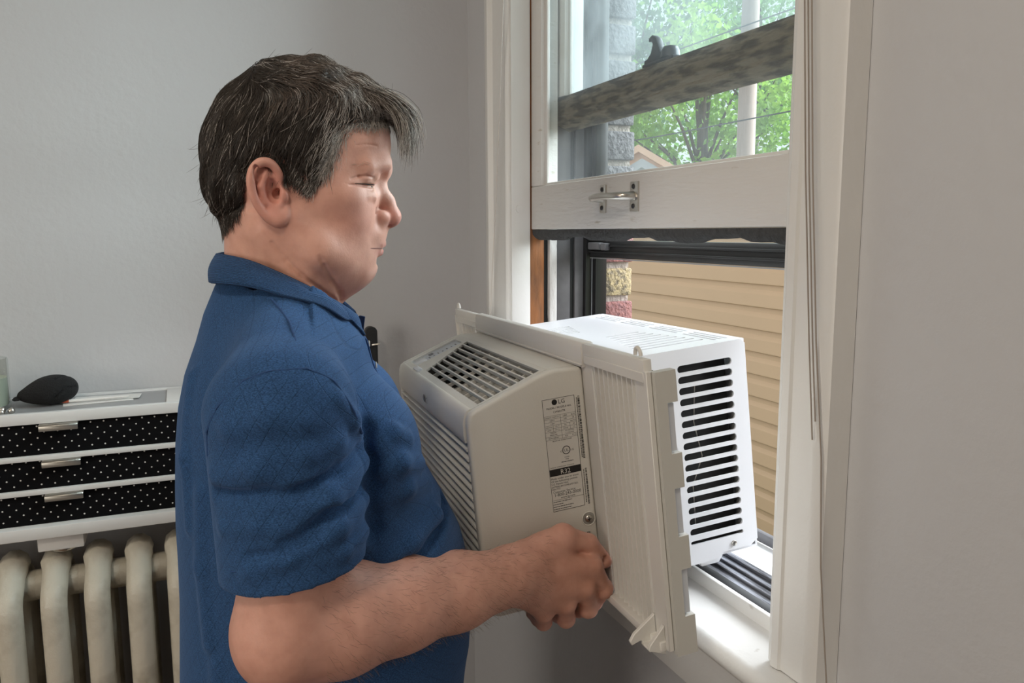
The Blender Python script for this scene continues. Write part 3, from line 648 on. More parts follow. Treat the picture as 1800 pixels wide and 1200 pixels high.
# ================================================================== radiator wall
mat('radiator_paint', (0.66, 0.62, 0.53), 0.42, bump=0.25, bscale=60, col2=(0.40, 0.36, 0.29), vscale=14, thr=(0.25, 0.5))
mat('unit_white', (0.76, 0.75, 0.74), 0.35)
mat('tray_grey', (0.34, 0.34, 0.35), 0.35)
mat('brushed_metal', (0.45, 0.43, 0.39), 0.38, metal=1.0)
mat('felt_black', (0.008, 0.008, 0.009), 0.95, bump=0.4, bscale=300)
mat('paper', (0.78, 0.76, 0.74), 0.7); mat('pen_red', (0.55, 0.10, 0.04), 0.4); mat('wax', (0.70, 0.78, 0.66), 0.4); mat('lavender', (0.45, 0.36, 0.62), 0.5)
mat('black_plastic', (0.012, 0.012, 0.013), 0.4)
def dots_mat():
    m = bpy.data.materials.new('polka_fabric'); m.use_nodes = True; nt = m.node_tree; L = nt.links.new; b = nt.nodes['Principled BSDF']
    b.inputs['Roughness'].default_value = 0.9; b.inputs['Specular IOR Level'].default_value = 0.08
    tc = nd(nt, 'ShaderNodeTexCoord'); sp = nd(nt, 'ShaderNodeSeparateXYZ'); L(tc.outputs['Object'], sp.inputs[0])
    def M(op, a, c=None, d=None):
        n = nd(nt, 'ShaderNodeMath', operation=op)
        for i, x in enumerate((a, c, d)):
            if x is None: continue
            if hasattr(x, 'is_linked'): L(x, n.inputs[i])
            else: n.inputs[i].default_value = x
        return n.outputs[0]
    P = 0.0215
    y = M('DIVIDE', sp.outputs[1], P); z = M('DIVIDE', sp.outputs[2], P)
    def dot(oy, oz):
        a = M('SUBTRACT', M('FRACT', M('ADD', y, oy)), .5); c = M('SUBTRACT', M('FRACT', M('ADD', z, oz)), .5)
        return M('LESS_THAN', M('ADD', M('MULTIPLY', a, a), M('MULTIPLY', c, c)), .0044)
    f = M('MAXIMUM', dot(0.0, 0.0), dot(.5, .5))
    mx = nd(nt, 'ShaderNodeMix', data_type='RGBA'); mx.inputs[6].default_value = (0.006, 0.006, 0.007, 1); mx.inputs[7].default_value = (0.72, 0.70, 0.68, 1)
    L(f, mx.inputs[0]); L(mx.outputs[2], b.inputs['Base Color']); MATS['polka_fabric'] = m
dots_mat()
# cast-iron radiator
rad = tag(empty('radiator', (-1.67, -.15, 0)), 'old cream-painted cast iron column radiator against the wall', 'radiator')
def section_mesh():
    q = MB(); zt, zb = Z(-.598), .10
    path = [(.075, 0, zb)]+[(.075, 0, zb+(zt-.035-zb)*k/6) for k in range(1, 7)]
    zc = zt-.078
    path = [(.075, 0, zb)]+[(.075, 0, zb+(zc-zb)*k/6) for k in range(1, 7)]
    for k in range(1, 7):
        a = math.radians(75*k/6); path.append((.043+.032*math.cos(a), 0, zc+.034*math.sin(a)))
    path += [(.022, 0, zt-.022), (0, 0, zt-.012), (-.022, 0, zt-.022)]
    for k in range(6, 0, -1):
        a = math.radians(75*k/6); path.append((-.043-.032*math.cos(a), 0, zc+.034*math.sin(a)))
    path += [(-.075, 0, zb+(zc-zb)*k/6) for k in range(6, -1, -1)]
    q.tube(path, .0225, 10)
    q.tube([(0, 0, zb), (0, 0, zt-.01)], .021, 8)
    q.tube([(.075, 0, zb+.01), (-.075, 0, zb+.01)], .026, 8)
    q.tube([(.045, 0, zt-.045), (.015, 0, zt-.014), (-.015, 0, zt-.014), (-.045, 0, zt-.045)], [.016, .026, .026, .016], 10)
    for z in (zt-.055, zb+.02): q.tube([(0, -.0352, z), (0, .0352, z)], .028, 10)
    return q
sec = None
for i in range(-6, 4):
    if sec is None: sec = section_mesh().build('section', 'radiator_paint', rad, 0, smooth=True); s_ = sec
    else: s_ = dup(sec, rad)
    s_.location = (.010, -.109+.0705*i+.15, 0)
for y in (-.38, .06):
    MB().lathe([(.020, 0), (.026, .02), (.016, .06), (.022, .105)], (.08, y, 0), 10).lathe([(.020, 0), (.026, .02), (.016, .06), (.022, .105)], (-.06, y, 0), 10).build('foot', 'radiator_paint', rad, 0, smooth=True)
# three-drawer tray unit standing over the radiator
UX0, UX1, UY0, UY1 = -1.786, -1.614, -.72, .03
un = tag(empty('drawer_unit', (UX0, UY0, Z(-.546))), 'white three-drawer unit with black polka dot fronts set on the radiator', 'drawer unit')
def U(name, m, b, bev=.001, par=un):
    q = MB()
    for x0, x1, y0, y1, z0, z1 in b: q.box(x0-UX0, x1-UX0, y0-UY0, y1-UY0, z0+.546, z1+.546)
    return q.build(name, m, par, bev)
U('base_board', 'unit_white', [(UX0, -1.598, UY0-.01, UY1+.01, -.546, -.5235)], .002)
U('back_board', 'unit_white', [(UX0, UX0+.006, UY0, UY1, -.5235, -.336)])
U('side_board', 'unit_white', [(UX0, UX1, UY0, UY0+.012, -.5235, -.336)]); U('side_board', 'unit_white', [(UX0, UX1, UY1-.012, UY1, -.5235, -.336)])
U('shelf', 'unit_white', [(UX0+.006, UX1+.004, UY0+.012, UY1-.012, -.4035, -.3945)]); U('shelf', 'unit_white', [(UX0+.006, UX1+.004, UY0+.012, UY1-.012, -.4665, -.4575)])
# open tray on top with a glass-clear floor
U('tray_floor', 'tray_grey', [(UX0+.014, UX1-.012, UY0+.02, -.043, -.3365, -.3205)], 0)
U('tray_rim', 'unit_white', [(UX1-.012, UX1+.003, UY0, UY1, -.3365, -.317)]); U('tray_rim', 'unit_white', [(UX0, UX0+.014, UY0, UY1, -.3365, -.317)])
U('tray_end', 'unit_white', [(UX0+.014, UX1-.012, -.043, UY1, -.3365, -.3172)]); U('tray_end', 'unit_white', [(UX0+.014, UX1-.012, UY0, UY0+.020, -.3365, -.3172)])
for z1, z0 in ((-.337, -.3943), (-.4037, -.4573), (-.4667, -.5233)):
    d = U('drawer', 'polka_fabric', [(UX0+.012, UX1-.004, UY0+.013, UY1-.013, z0, z1)], .0006)
    for yc in (-.222, -.52):
        q = MB().prism([(UX1-.006-UX0, z1+.546), (UX1+.010-UX0, z1+.546), (UX1+.013-UX0, z1+.543), (UX1+.013-UX0, z1+.534), (UX1+.011-UX0, z1+.534), (UX1+.011-UX0, z1+.5425), (UX1-.006-UX0, z1+.5425)], 1, yc-.031-UY0, yc+.031-UY0)
        q.build('pull', 'brushed_metal', d, .0006, 1)
ft = U('leg_block', 'unit_white', [(-1.69, -1.612, -.272, -.197, -.5745, -.5461)], .002)
MB().lathe([(.022, 0), (.0235, .004), (.022, .008)], (-1.645-UX0, -.235-UY0, -.5825+.546), 20).build('glide', 'nickel', ft, 0, smooth=True)
# things on the tray
tz = Z(-.317)
cj = tag(empty('candle_jar', (-1.705, -.352, tz-.0034)), 'clear glass candle jar with a white printed label', 'candle')
MB().lathe([(.040, 0), (.043, .003), (.043, .092), (.041, .092), (.041, .006), (.0, .006)][:4]+[(.0415, .094), (.0405, .092), (.0405, .008)], (0, 0, 0), 32).build('jar', 'clear_glass', cj, 0, smooth=True)
MB().lathe([(.039, .007), (.0395, .058), (.002, .058)], (0, 0, 0), 28).build('wax', 'wax', cj, 0, smooth=True)
lb = [(.0436*math.cos(a), .0436*math.sin(a)) for a in [math.radians(-70+k*10) for k in range(12)]]
q = MB(); q.add([(x, y, z) for z in (.014, .066) for x, y in lb], [(k, k+1, 12+k+1, 12+k) for k in range(11)]); lo = q.build('label', 'paper', cj, 0, smooth=True)
lb2 = [(x*1.004, y*1.004) for x, y in lb]
q = MB(); q.add([(x, y, z) for z in (.018, .0188, .0612, .062) for x, y in lb2], [(k+12*r, k+1+12*r, 12+k+1+12*r, 12+k+12*r) for r in (0, 2) for k in range(1, 10)]); q.build('label_border', 'print_grey', lo)
MB().tube([(0, 0, .057), (.001, 0, .066)], .0012, 5).build('wick', 'print_black', cj)
cl = tag(empty('lavender_sachet', (-1.648, -.352, tz-.0034)), 'small lavender sachet beside the foot of the candle jar', 'sachet')
MB().lathe([(.012, 0), (.017, .006), (.012, .014), (.004, .017), (.007, .022)], (0, 0, 0), 14).build('pouch', 'lavender', cl, 0, smooth=True)
for k, (x, y, r) in enumerate(((-1.650, -.300, .0062), (-1.6555, -.316, .007), (-1.643, -.3145, .0055))):
    b_ = MB().lathe([(r*.6, 0), (r, r*.6), (r*.8, r*1.3), (r*.3, r*1.6)], (0, 0, 0), 12).build('bead', 'nickel', None, 0, smooth=True); b_.location = (x, y, tz-.0034)
    tag(b_, 'small shiny metal bead lying in the tray before the cap', 'bead', 'metal beads in the tray')
def flat(name, cx, cy, lx_, ly_, h, z, rz, m, label, cat):
    o = MB().box(-lx_/2, lx_/2, -ly_/2, ly_/2, 0, h).build(name, m, None, .0004, 1); o.location = (cx, cy, z); o.rotation_euler = (0, 0, math.radians(rz)); return tag(o, label, cat)
flat('envelope', -1.712, -.165, .062, .120, .0016, tz-.0034, 6, 'paper', 'white envelope lying flat in the tray under the folded leaflet', 'envelope')
flat('leaflet', -1.722, -.150, .042, .118, .0012, tz-.0016, -4, 'paper', 'narrow white folded leaflet on top of the envelope', 'leaflet')
pe = tag(empty('paintbrush', (-1.694, -.165, tz+.0030)), 'slim pale brush with a dark red tip lying on the leaflet', 'brush')
MB().tube([(0, -.048, 0), (0, -.02, 0), (.002, .055, .001)], [.0030, .0032, .0018], 8).build('handle', 'paper', pe, 0, smooth=True)
MB().tube([(0, -.066, -.001), (0, -.058, 0), (0, -.048, 0)], [.0008, .0032, .0031], 8).build('tip', 'pen_red', pe, 0, smooth=True)
# slim black stand by the back wall
sd_ = tag(empty('floor_stand', (-1.735, .376, 0)), 'slim black upright stand with a rounded top near the room corner', 'stand')
MB().lathe([(.045, 0), (.045, .01), (.02, .016)], (0, 0, 0), 20).build('base', 'black_plastic', sd_, 0, smooth=True)
MB().prism(rounded(0, Z(-.205)/2+.005, .026, Z(-.205)-.01, .012, 6), 0, -.011, .011).build('post', 'black_plastic', sd_, .002)
MB().tube([(.012, -.004, Z(-.245)), (.020, .000, Z(-.243)), (.022, .015, Z(-.2425))], .0022, 6).build('clip', 'nickel', sd_, 0, smooth=True)
MB().lathe([(.002, 0), (.006, .002), (.006, .008)], (.011, -.004, Z(-.243)), 12, 0).build('knob', 'dark_iron', sd_, 0, smooth=True)
# ================================================================== implicit-surface helper (numpy)
class Vol:
    def __init__(s, lo, hi, h):
        s.lo = np.array(lo, np.float32); s.h = h; s.n = [int(math.ceil((b-a)/h))+1 for a, b in zip(lo, hi)]
        s.ax = [s.lo[i]+h*np.arange(s.n[i], dtype=np.float32) for i in range(3)]
        s.d = np.full(s.n, 0.5, np.float32)
    def win(s, lo, hi):
        sl = []; ax = []
        for i in range(3):
            a = max(0, int((lo[i]-s.lo[i])/s.h)-1); b = min(s.n[i], int((hi[i]-s.lo[i])/s.h)+3)
            sl.append(slice(a, max(a, b))); v = s.ax[i][a:max(a, b)]; sh = [1, 1, 1]; sh[i] = len(v); ax.append(v.reshape(sh))
        return tuple(sl), ax
    def add(s, prim, k=0.0): s._op(prim, k, 1)
    def sub(s, prim, k=0.0): s._op(prim, k, -1)
    def _op(s, prim, k, sg):
        fn, lo, hi = prim; m = k+5*s.h
        sl, (X, Y, Z_) = s.win([a-m for a in lo], [a+m for a in hi])
        if 0 in s.d[sl].shape: return
        p = fn(X, Y, Z_).astype(np.float32); d = s.d[sl]
        if sg > 0: s.d[sl] = smin(d, p, k)
        else: s.d[sl] = -smin(-d, p, k)
    def sample(s, P):
        q = (np.asarray(P, np.float32)-s.lo)/s.h
        q = np.clip(q, 0, np.array(s.n)-1.001); i = q.astype(int); f = q-i; r = 0
        for dx in (0, 1):
            for dy in (0, 1):
                for dz in (0, 1):
                    w = (f[:, 0] if dx else 1-f[:, 0])*(f[:, 1] if dy else 1-f[:, 1])*(f[:, 2] if dz else 1-f[:, 2])
                    r = r+w*s.d[i[:, 0]+dx, i[:, 1]+dy, i[:, 2]+dz]
        return r
    def grad(s, P, e=.003):
        P = np.asarray(P, np.float32); g = np.stack([s.sample(P+np.eye(3)[i]*e)-s.sample(P-np.eye(3)[i]*e) for i in range(3)], 1)
        return g/(np.linalg.norm(g, axis=1)[:, None]+1e-9)
    def surf_x(s, y, z, side=1, x0=0.0):
        """outermost surface point on the +x (or -x) side at given y, z"""
        xs = s.ax[0]; P = np.stack([xs, np.full_like(xs, y), np.full_like(xs, z)], 1); v = s.sample(P)
        ins = np.where(v < 0)[0]
        if len(ins) == 0: return None
        i = ins[-1] if side > 0 else ins[0]; return float(xs[i])
    def mesh(s):
        d = s.d; neg = d < 0
        c = np.zeros([n-1 for n in s.n], np.int8)
        for dx in (0, 1):
            for dy in (0, 1):
                for dz in (0, 1): c += neg[dx:dx+s.n[0]-1, dy:dy+s.n[1]-1, dz:dz+s.n[2]-1]
        idx = np.argwhere((c > 0) & (c < 8)); N = len(idx)
        vid = np.full(c.shape, -1, np.int32); vid[idx[:, 0], idx[:, 1], idx[:, 2]] = np.arange(N)
        cor = [(a, b, e) for a in (0, 1) for b in (0, 1) for e in (0, 1)]
        val = {k: d[idx[:, 0]+k[0], idx[:, 1]+k[1], idx[:, 2]+k[2]] for k in cor}
        acc = np.zeros((N, 3)); cnt = np.zeros(N)
        for k in cor:
            for a in range(3):
                if k[a]: continue
                k2 = list(k); k2[a] = 1; k2 = tuple(k2); v0, v1 = val[k], val[k2]
                m = (v0 < 0) != (v1 < 0); t = np.where(m, v0/(v0-v1+1e-20), 0)
                p = np.tile(np.array(k, float), (N, 1)); p[:, a] += t
                acc += p*m[:, None]; cnt += m
        V = (acc/cnt[:, None]+idx)*s.h+s.lo
        F = []
        for a in range(3):
            sl0 = [slice(1, -1)]*3; sl0[a] = slice(0, -1); sl1 = list(sl0); sl1[a] = slice(1, None)
            n0 = neg[tuple(sl0)]; n1 = neg[tuple(sl1)]; e = np.argwhere(n0 != n1)
            if len(e) == 0: continue
            flip = n0[e[:, 0], e[:, 1], e[:, 2]]
            off = np.ones(3, int); off[a] = 0; e = e+off
            b, c_ = [(1, 2), (2, 0), (0, 1)][a]
            def cell(db, dc):
                q = e.copy(); q[:, b] += db; q[:, c_] += dc; return vid[q[:, 0], q[:, 1], q[:, 2]]
            Q = np.stack([cell(-1, -1), cell(0, -1), cell(0, 0), cell(-1, 0)], 1)
            Q = np.where(flip[:, None], Q, Q[:, ::-1]); F.append(Q)
        return V, np.concatenate(F)
def smin(a, b, k):
    if k <= 1e-6: return np.minimum(a, b)
    h = np.clip(.5+.5*(b-a)/k, 0, 1); return b*(1-h)+a*h-k*h*(1-h)
def ell(c, r, rot=None):
    """ellipsoid; rot = 3x3 array whose rows are the ellipsoid axes"""
    c = np.array(c, np.float32); r = np.array(r, np.float32); m = float(max(r))
    def fn(X, Y, Z_):
        x, y, z = X-c[0], Y-c[1], Z_-c[2]
        if rot is not None:
            R_ = rot; x, y, z = (R_[0][0]*x+R_[0][1]*y+R_[0][2]*z, R_[1][0]*x+R_[1][1]*y+R_[1][2]*z, R_[2][0]*x+R_[2][1]*y+R_[2][2]*z)
        k0 = np.sqrt((x/r[0])**2+(y/r[1])**2+(z/r[2])**2); k1 = np.sqrt((x/r[0]**2)**2+(y/r[1]**2)**2+(z/r[2]**2)**2)
        return k0*(k0-1)/(k1+1e-9)
    rr = r if rot is None else np.array([m, m, m]); return fn, c-rr, c+rr
def sph(c, r): return ell(c, (r, r, r))
def cap(a, b, ra, rb=None):
    a = np.array(a, np.float32); b = np.array(b, np.float32); rb = ra if rb is None else rb; v = b-a; L2 = float(v@v)+1e-12
    def fn(X, Y, Z_):
        x, y, z = X-a[0], Y-a[1], Z_-a[2]; h = np.clip((x*v[0]+y*v[1]+z*v[2])/L2, 0, 1)
        return np.sqrt((x-v[0]*h)**2+(y-v[1]*h)**2+(z-v[2]*h)**2)-(ra+(rb-ra)*h)
    m = max(ra, rb); return fn, np.minimum(a, b)-m, np.maximum(a, b)+m
def chain(vol, pts, rs, k, sub=False, kk=None):
    """capsules through pts, blended into the volume one after the other"""
    for i in range(len(pts)-1):
        (vol.sub if sub else vol.add)(cap(pts[i], pts[i+1], rs[i] if hasattr(rs, '__len__') else rs, rs[i+1] if hasattr(rs, '__len__') else rs), k if (i == 0 or kk is None) else kk)
def rot_rows(ax, deg):
    return np.array(Matrix.Rotation(math.radians(deg), 3, ax))
def mir(p, s): return (s*p[0], p[1], p[2])
def loft(zs, yf, yb, hw, n=2.4, y0=0.0, lo=None, hi=None):
    def fn(X, Y, Z_):
        f = np.interp(Z_, zs, yf); b = np.interp(Z_, zs, yb); w = np.interp(Z_, zs, hw)
        yy = Y-y0; e = np.where(yy > 0, f-y0, y0-b); v = (np.abs(X/w)**n+np.abs(yy/e)**n)**(1/n)
        d = (v-1)*np.minimum(w, e)*.92
        return np.maximum(d, np.maximum(Z_-zs[-1], zs[0]-Z_))
    W_ = max(hw); return fn, (-W_, min(yb), zs[0]), (W_, max(yf), zs[-1])

def catmull(P, n):
    P = np.array(P, float); P = np.concatenate([[2*P[0]-P[1]], P, [2*P[-1]-P[-2]]]); out = []
    m = len(P)-3
    for j in range(n+1):
        u = j/n*m; i = min(int(u), m-1); t = u-i; a, b, c, d = P[i:i+4]
        out.append(.5*((2*b)+(-a+c)*t+(2*a-5*b+4*c-d)*t*t+(-a+3*b-3*c+d)*t**3))
    return np.array(out)
# ================================================================== the man
PO = Vector((-0.9486, 0.1353, 0.0)); PZ = ZC+0.0012
man = tag(empty('person', PO), 'man in a blue short-sleeved polo shirt lifting the air conditioner by the window', 'person')
man.rotation_euler = (0, 0, math.atan2(-0.1412, 0.990))
def skin_mat():
    m = bpy.data.materials.new('skin'); m.use_nodes = True; nt = m.node_tree; L = nt.links.new; b = nt.nodes['Principled BSDF']
    at = nd(nt, 'ShaderNodeAttribute', attribute_name='tint'); tc = nd(nt, 'ShaderNodeTexCoord')
    n = nd(nt, 'ShaderNodeTexNoise', Scale=55.0, Detail=5.0); L(tc.outputs['Object'], n.inputs['Vector'])
    r = nd(nt, 'ShaderNodeValToRGB'); r.color_ramp.elements[0].color = (0.90, 0.86, 0.84, 1); r.color_ramp.elements[1].color = (1.04, 1.04, 1.04, 1)
    r.color_ramp.elements[0].position = .3; r.color_ramp.elements[1].position = .62; L(n.outputs['Fac'], r.inputs['Fac'])
    mx = nd(nt, 'ShaderNodeMix', data_type='RGBA', blend_type='MULTIPLY'); mx.inputs[0].default_value = 1.0
    L(at.outputs['Color'], mx.inputs[6]); L(r.outputs['Color'], mx.inputs[7]); L(mx.outputs[2], b.inputs['Base Color'])
    b.inputs['Roughness'].default_value = 0.46; b.inputs['Specular IOR Level'].default_value = 0.42
    b.inputs['Subsurface Weight'].default_value = 0.12; b.inputs['Subsurface Scale'].default_value = 0.006; b.inputs['Subsurface Radius'].default_value = (1.0, 0.35, 0.2)
    n2 = nd(nt, 'ShaderNodeTexNoise', Scale=420.0, Detail=3.0); L(tc.outputs['Object'], n2.inputs['Vector'])
    bp = nd(nt, 'ShaderNodeBump', Strength=0.09, Distance=0.002); L(n2.outputs['Fac'], bp.inputs['Height']); L(bp.outputs['Normal'], b.inputs['Normal'])
    MATS['skin'] = m
skin_mat()
# ---- head and neck
HV = Vol((-.102, -.125, -.155), (.102, .125, .190), .0012)
A = HV.add
A(ell((0, -.004, .085), (.077, .096, .092)))
A(ell((0, -.036, .048), (.066, .060, .058)), .02)
A(ell((0, .014, .020), (.064, .062, .081)), .03)
A(ell((0, .050, .105), (.052, .043, .040)), .025)                 # forehead
for s in (1, -1):
    chain(HV, [mir((.060, -.016, .010), s), mir((.055, .012, -.022), s), mir((.024, .050, -.044), s)], [.017, .020, .019], .022)
    A(ell(mir((.041, .018, -.028), s), (.018, .031, .026)), .02)    # jowl
    A(ell(mir((.034, .045, .014), s), (.020, .019, .026)), .026)    # cheek
    A(ell(mir((.049, .034, .038), s), (.017, .024, .014)), .02)     # cheek bone
    chain(HV, [mir((.006, .082, .073), s), mir((.026, .082, .075), s), mir((.046, .068, .070), s)], [.011, .0115, .010], .012)
A(ell((0, .052, -.044), (.026, .0235, .020)), .016)                 # chin
A(ell((0, .018, -.055), (.050, .036, .028)), .02)                   # double chin
A(sph((0, .0845, .071), .0118), .010)
# neck
def neck_fn(X, Y, Z_):
    yc = -.030-.10*np.clip(-Z_, 0, .2)*.4; r = .0605+.05*np.clip(-Z_-.04, 0, .2)
    return (np.sqrt((X/1.02)**2+(Y-yc)**2)-r)*.97+np.maximum(0, Z_-.02)
A((neck_fn, (-.1, -.12, -.16), (.1, .08, .04)), .022)
for s in (1, -1):
    chain(HV, [mir((.052, -.040, .000), s), mir((.048, -.010, -.05), s), mir((.028, .026, -.12), s)], [.016, .017, .014], .016)
SLYZ = [(.0484, .0496), (.0560, .0498), (.0640, .0496), (.0710, .0494), (.0765, .0500)]; SLIT = []
# eye sockets, nose, lips
for s in (1, -1):
    HV.sub(ell(mir((.033, .0870, .0530), s), (.0170, .0150, .0120)), .010)
    HV.sub(sph(mir((.0205, .0905, .0580), s), .0080), .008)
    A(ell(mir((.0330, .0620, .0505), s), (.0180, .0145, .0135)), .005)      # lids over the ball
    chain(HV, [mir((.0530, .0500, .0575), s), mir((.0470, .0640, .0605), s), mir((.0370, .0735, .0620), s), mir((.0240, .0780, .0610), s)], [.004, .0055, .0060, .005], .006)  # upper lid fold
    chain(HV, [mir((.0520, .0510, .0420), s), mir((.0445, .0650, .0385), s), mir((.034, .0735, .0380), s), mir((.025, .0745, .0395), s)], [.003, .0034, .0030, .0012], .006)  # bag under the eye
    if not SLIT: SLIT += [(HV.surf_x(y, z), y, z) for y, z in SLYZ]
    chain(HV, [(s*x, y, z) for x, y, z in SLIT], [.0008, .0014, .0022, .0030, .0018], .0010, sub=True)
    if s > 0: LIDC = [(HV.surf_x(y, z), y, z) for y, z in ((.0500, .0560), (.0580, .0590), (.0670, .0600), (.0750, .0590))]
    chain(HV, [(s*x, y, z) for x, y, z in LIDC], [.0004, .0009, .0010, .0006], .0022, sub=True)
chain(HV, [(0, .0765, .0600), (0, .0815, .0500), (0, .0905, .0340), (0, .0965, .0180)], [.0088, .0085, .0092, .0100], .008)
A(sph((0, .0960, .0165), .0112), .006)
for s in (1, -1):
    A(ell(mir((.0135, .0825, .0158), s), (.0088, .0115, .0090)), .0040)
    HV.sub(ell(mir((.0062, .0915, .0055), s), (.0040, .0058, .0050)), .002)
    chain(HV, [mir((.0215, .0790, .0250), s), mir((.0245, .0705, .0180), s), mir((.0235, .0725, .0080), s)], .0016, .004, sub=True)     # wing crease
A(ell((0, .0490, -.0180), (.036, .0290, .0300)), .022)              # muzzle
A(ell((0, .0750, -.0040), (.022, .0140, .0150)), .016)               # upper-lip area
chain(HV, [(-.024, .0680, -.0175), (-.011, .0798, -.0152), (0, .0832, -.0150), (.011, .0798, -.0152), (.024, .0680, -.0175)], [.0008, .0046, .0050, .0046, .0008], .004)
chain(HV, [(-.022, .0675, -.0208), (-.010, .0778, -.0236), (0, .0800, -.0240), (.010, .0778, -.0236), (.022, .0675, -.0208)], [.0008, .0044, .0050, .0044, .0008], .004)
chain(HV, [(-.0270, .0650, -.0182), (-.012, .0805, -.0190), (0, .0865, -.0192), (.012, .0805, -.0190), (.0270, .0650, -.0182)], [.0008, .0013, .0014, .0013, .0008], .0018, sub=True)
HV.sub(ell((0, .0815, -.0345), (.016, .0060, .0035)), .006)
# creases of jaw and neck
def crease(pts, r, k, s=1):
    P = []
    for y, z in pts:
        x = HV.surf_x(y, z, 1)
        if x is not None: P.append((s*(x+.0005), y, z))
    if len(P) > 1: chain(HV, P, r, k, sub=True)
for s in (1, -1):
    crease([(.0150, -.0270), (.0170, -.0310), (.0195, -.0370), (.0270, -.0543), (.0337, -.0680), (.036, -.078)], [.0002, .0006, .0012, .0018, .0022, .002], .0045, s)
    crease([(-.0340, -.0120), (-.0200, -.0300), (-.0050, -.0470), (.0110, -.0620), (.0240, -.0740), (.030, -.080)], [.0003, .0008, .0013, .0016, .0018, .0018], .0040, s)
    crease([(.0470, .0505), (.0430, .0512)], .0002, .0010, s)
    crease([(.0800, .0930), (.0700, .0935), (.0560, .0920)], .0003, .0014, s)
# ears
for s in (1, -1):
    X0 = .0775
    ol = [(.0745, -.0235, .0480), (.0795, -.0230, .0585), (.0835, -.0300, .0690), (.0865, -.0400, .0705), (.0880, -.0480, .0630), (.0880, -.0510, .0500), (.0860, -.0485, .0345), (.0830, -.0425, .0220), (.0800, -.0340, .0135), (.0780, -.0255, .0105), (.0770, -.0195, .0160), (.0745, -.0175, .0260)]
    A(ell(mir((.0760, -.0350, .0400), s), (.0080, .0170, .0300), rot_rows('X', -12)), .004)
    orr = [.0028, .0034, .0040, .0042, .0041, .0040, .0038, .0040, .0050, .0058, .0047, .003]; oc = catmull([tuple(p)+(r_,) for p, r_ in zip(ol, orr)], 44)
    chain(HV, [mir(p[:3], s) for p in oc], [float(p[3]) for p in oc], .0022)
    A(ell(mir((.0795, -.0285, .0165), s), (.0045, .0085, .0085)), .004)
    HV.sub(ell(mir((.0860, -.0295, .0420), s), (.0125, .0090, .0145), rot_rows('X', -12)), .003)
    HV.sub(sph(mir((.0720, -.0255, .0390), s), .0060), .002)     # concha
    HV.sub(ell(mir((.0890, -.0425, .0550), s), (.0085, .0042, .0135), rot_rows('X', -14)), .0025)     # scapha
    chain(HV, [mir((.0815, -.0360, .0610), s), mir((.0835, -.0415, .0460), s), mir((.0815, -.0385, .0300), s)], [.0030, .0032, .0028], .003)
    A(ell(mir((.0780, -.0190, .0370), s), (.0045, .0045, .0065)), .003)                               # tragus
HVv, HVf = HV.mesh()
def turn_head(P):
    """face turned a little towards the room; fades out down the neck"""
    P = np.array(P, float); t = np.clip((P[:, 2]+.09)/.06, 0, 1); a = math.radians(2.0)*t*t*(3-2*t)
    x, y = P[:, 0], P[:, 1]+.02; c, s_ = np.cos(a), np.sin(a); P[:, 0], P[:, 1] = c*x+s_*y, -s_*x+c*y-.02; return P
BZ = [-.72, -.58, -.50, -.41, -.36, -.32, -.275, -.23, -.19, -.155, -.12, -.09, -.06, -.046]
BF = [.148, .166, .176, .171, .166, .150, .126, .102, .083, .069, .060, .045, .03, .02]
BB = [-.170, -.167, -.162, -.157, -.156, -.156, -.154, -.151, -.146, -.138, -.125, -.116, -.103, -.095]
BW = [.172, .176, .174, .172, .172, .172, .172, .172, .168, .156, .132, .100, .080, .074]

def sleeve_fn(a, b, ra, rb, sy, zh):
    f0 = cap((a[0], a[1]/sy, a[2]), (b[0], b[1]/sy, b[2]), ra, rb)[0]
    def fn(X, Y, Z_): return np.maximum(f0(X, Y/sy, Z_), zh(X, Y)-Z_)
    m = max(ra, rb)*sy+.02; return fn, np.minimum(a, b)-m, np.maximum(a, b)+m
zh = lambda X, Y: -.318+.11*(Y+.03)-.04*np.abs(X-.2)
def shirt_base(V_):
    """cloth volume without folds: trunk, shoulders, chest, belly, sleeves"""
    V_.add(loft(BZ, BF, BB, BW))
    for s in (1, -1):
        V_.add(cap(mir((.045, -.032, -.092), s), mir((.190, -.028, -.162), s), .040, .058), .03)
        V_.add(ell(mir((.085, .062, -.235), s), (.085, .050, .065)), .03)
    V_.add(ell((0, .075, -.435), (.160, .100, .120)), .03)
    V_.add(sleeve_fn((.192, -.031, -.170), (.201, -.020, -.420), .0605, .0605, 1.14, zh), .022)
    V_.add(cap((-.190, -.028, -.170), (-.262, -.020, -.300), .062, .066), .022)
def under_cloth(V_, keep, er=.010):
    """hold the skin a little inside the cloth wherever it is covered"""
    C_ = Vol(V_.lo, V_.lo+V_.h*(np.array(V_.n)-1.5), V_.h); shirt_base(C_); n = [min(a, b) for a, b in zip(C_.n, V_.n)]
    sl = tuple(slice(0, k) for k in n); X, Y, Z_ = [V_.ax[i][:n[i]].reshape([-1 if j == i else 1 for j in range(3)]) for i in range(3)]
    V_.d[sl] = np.where(keep(X, Y, Z_), V_.d[sl], np.maximum(V_.d[sl], C_.d[sl]+er))
# ---- near arm and hand
RV = Vol((-.045, -.155, -.545), (.285, .425, -.085), .0024)
A = RV.add
chain(RV, [(.200, -.028, -.150), (.201, -.025, -.290), (.1990, -.0300, -.368)], [.055, .0505, .0490], .014)
A(ell((.194, -.0420, -.402), (.042, .036, .036)), .022)
chain(RV, [(.1960, -.0340, -.3830), (.1760, .0150, -.3870), (.1487, .0780, -.3925), (.1150, .1462, -.4020), (.0830, .2090, -.4085)], [.0500, .0555, .0485, .0410, .0345], .018)
A(ell((.1830, .0060, -.3720), (.038, .058, .040), rot_rows('Z', -28)), .02)
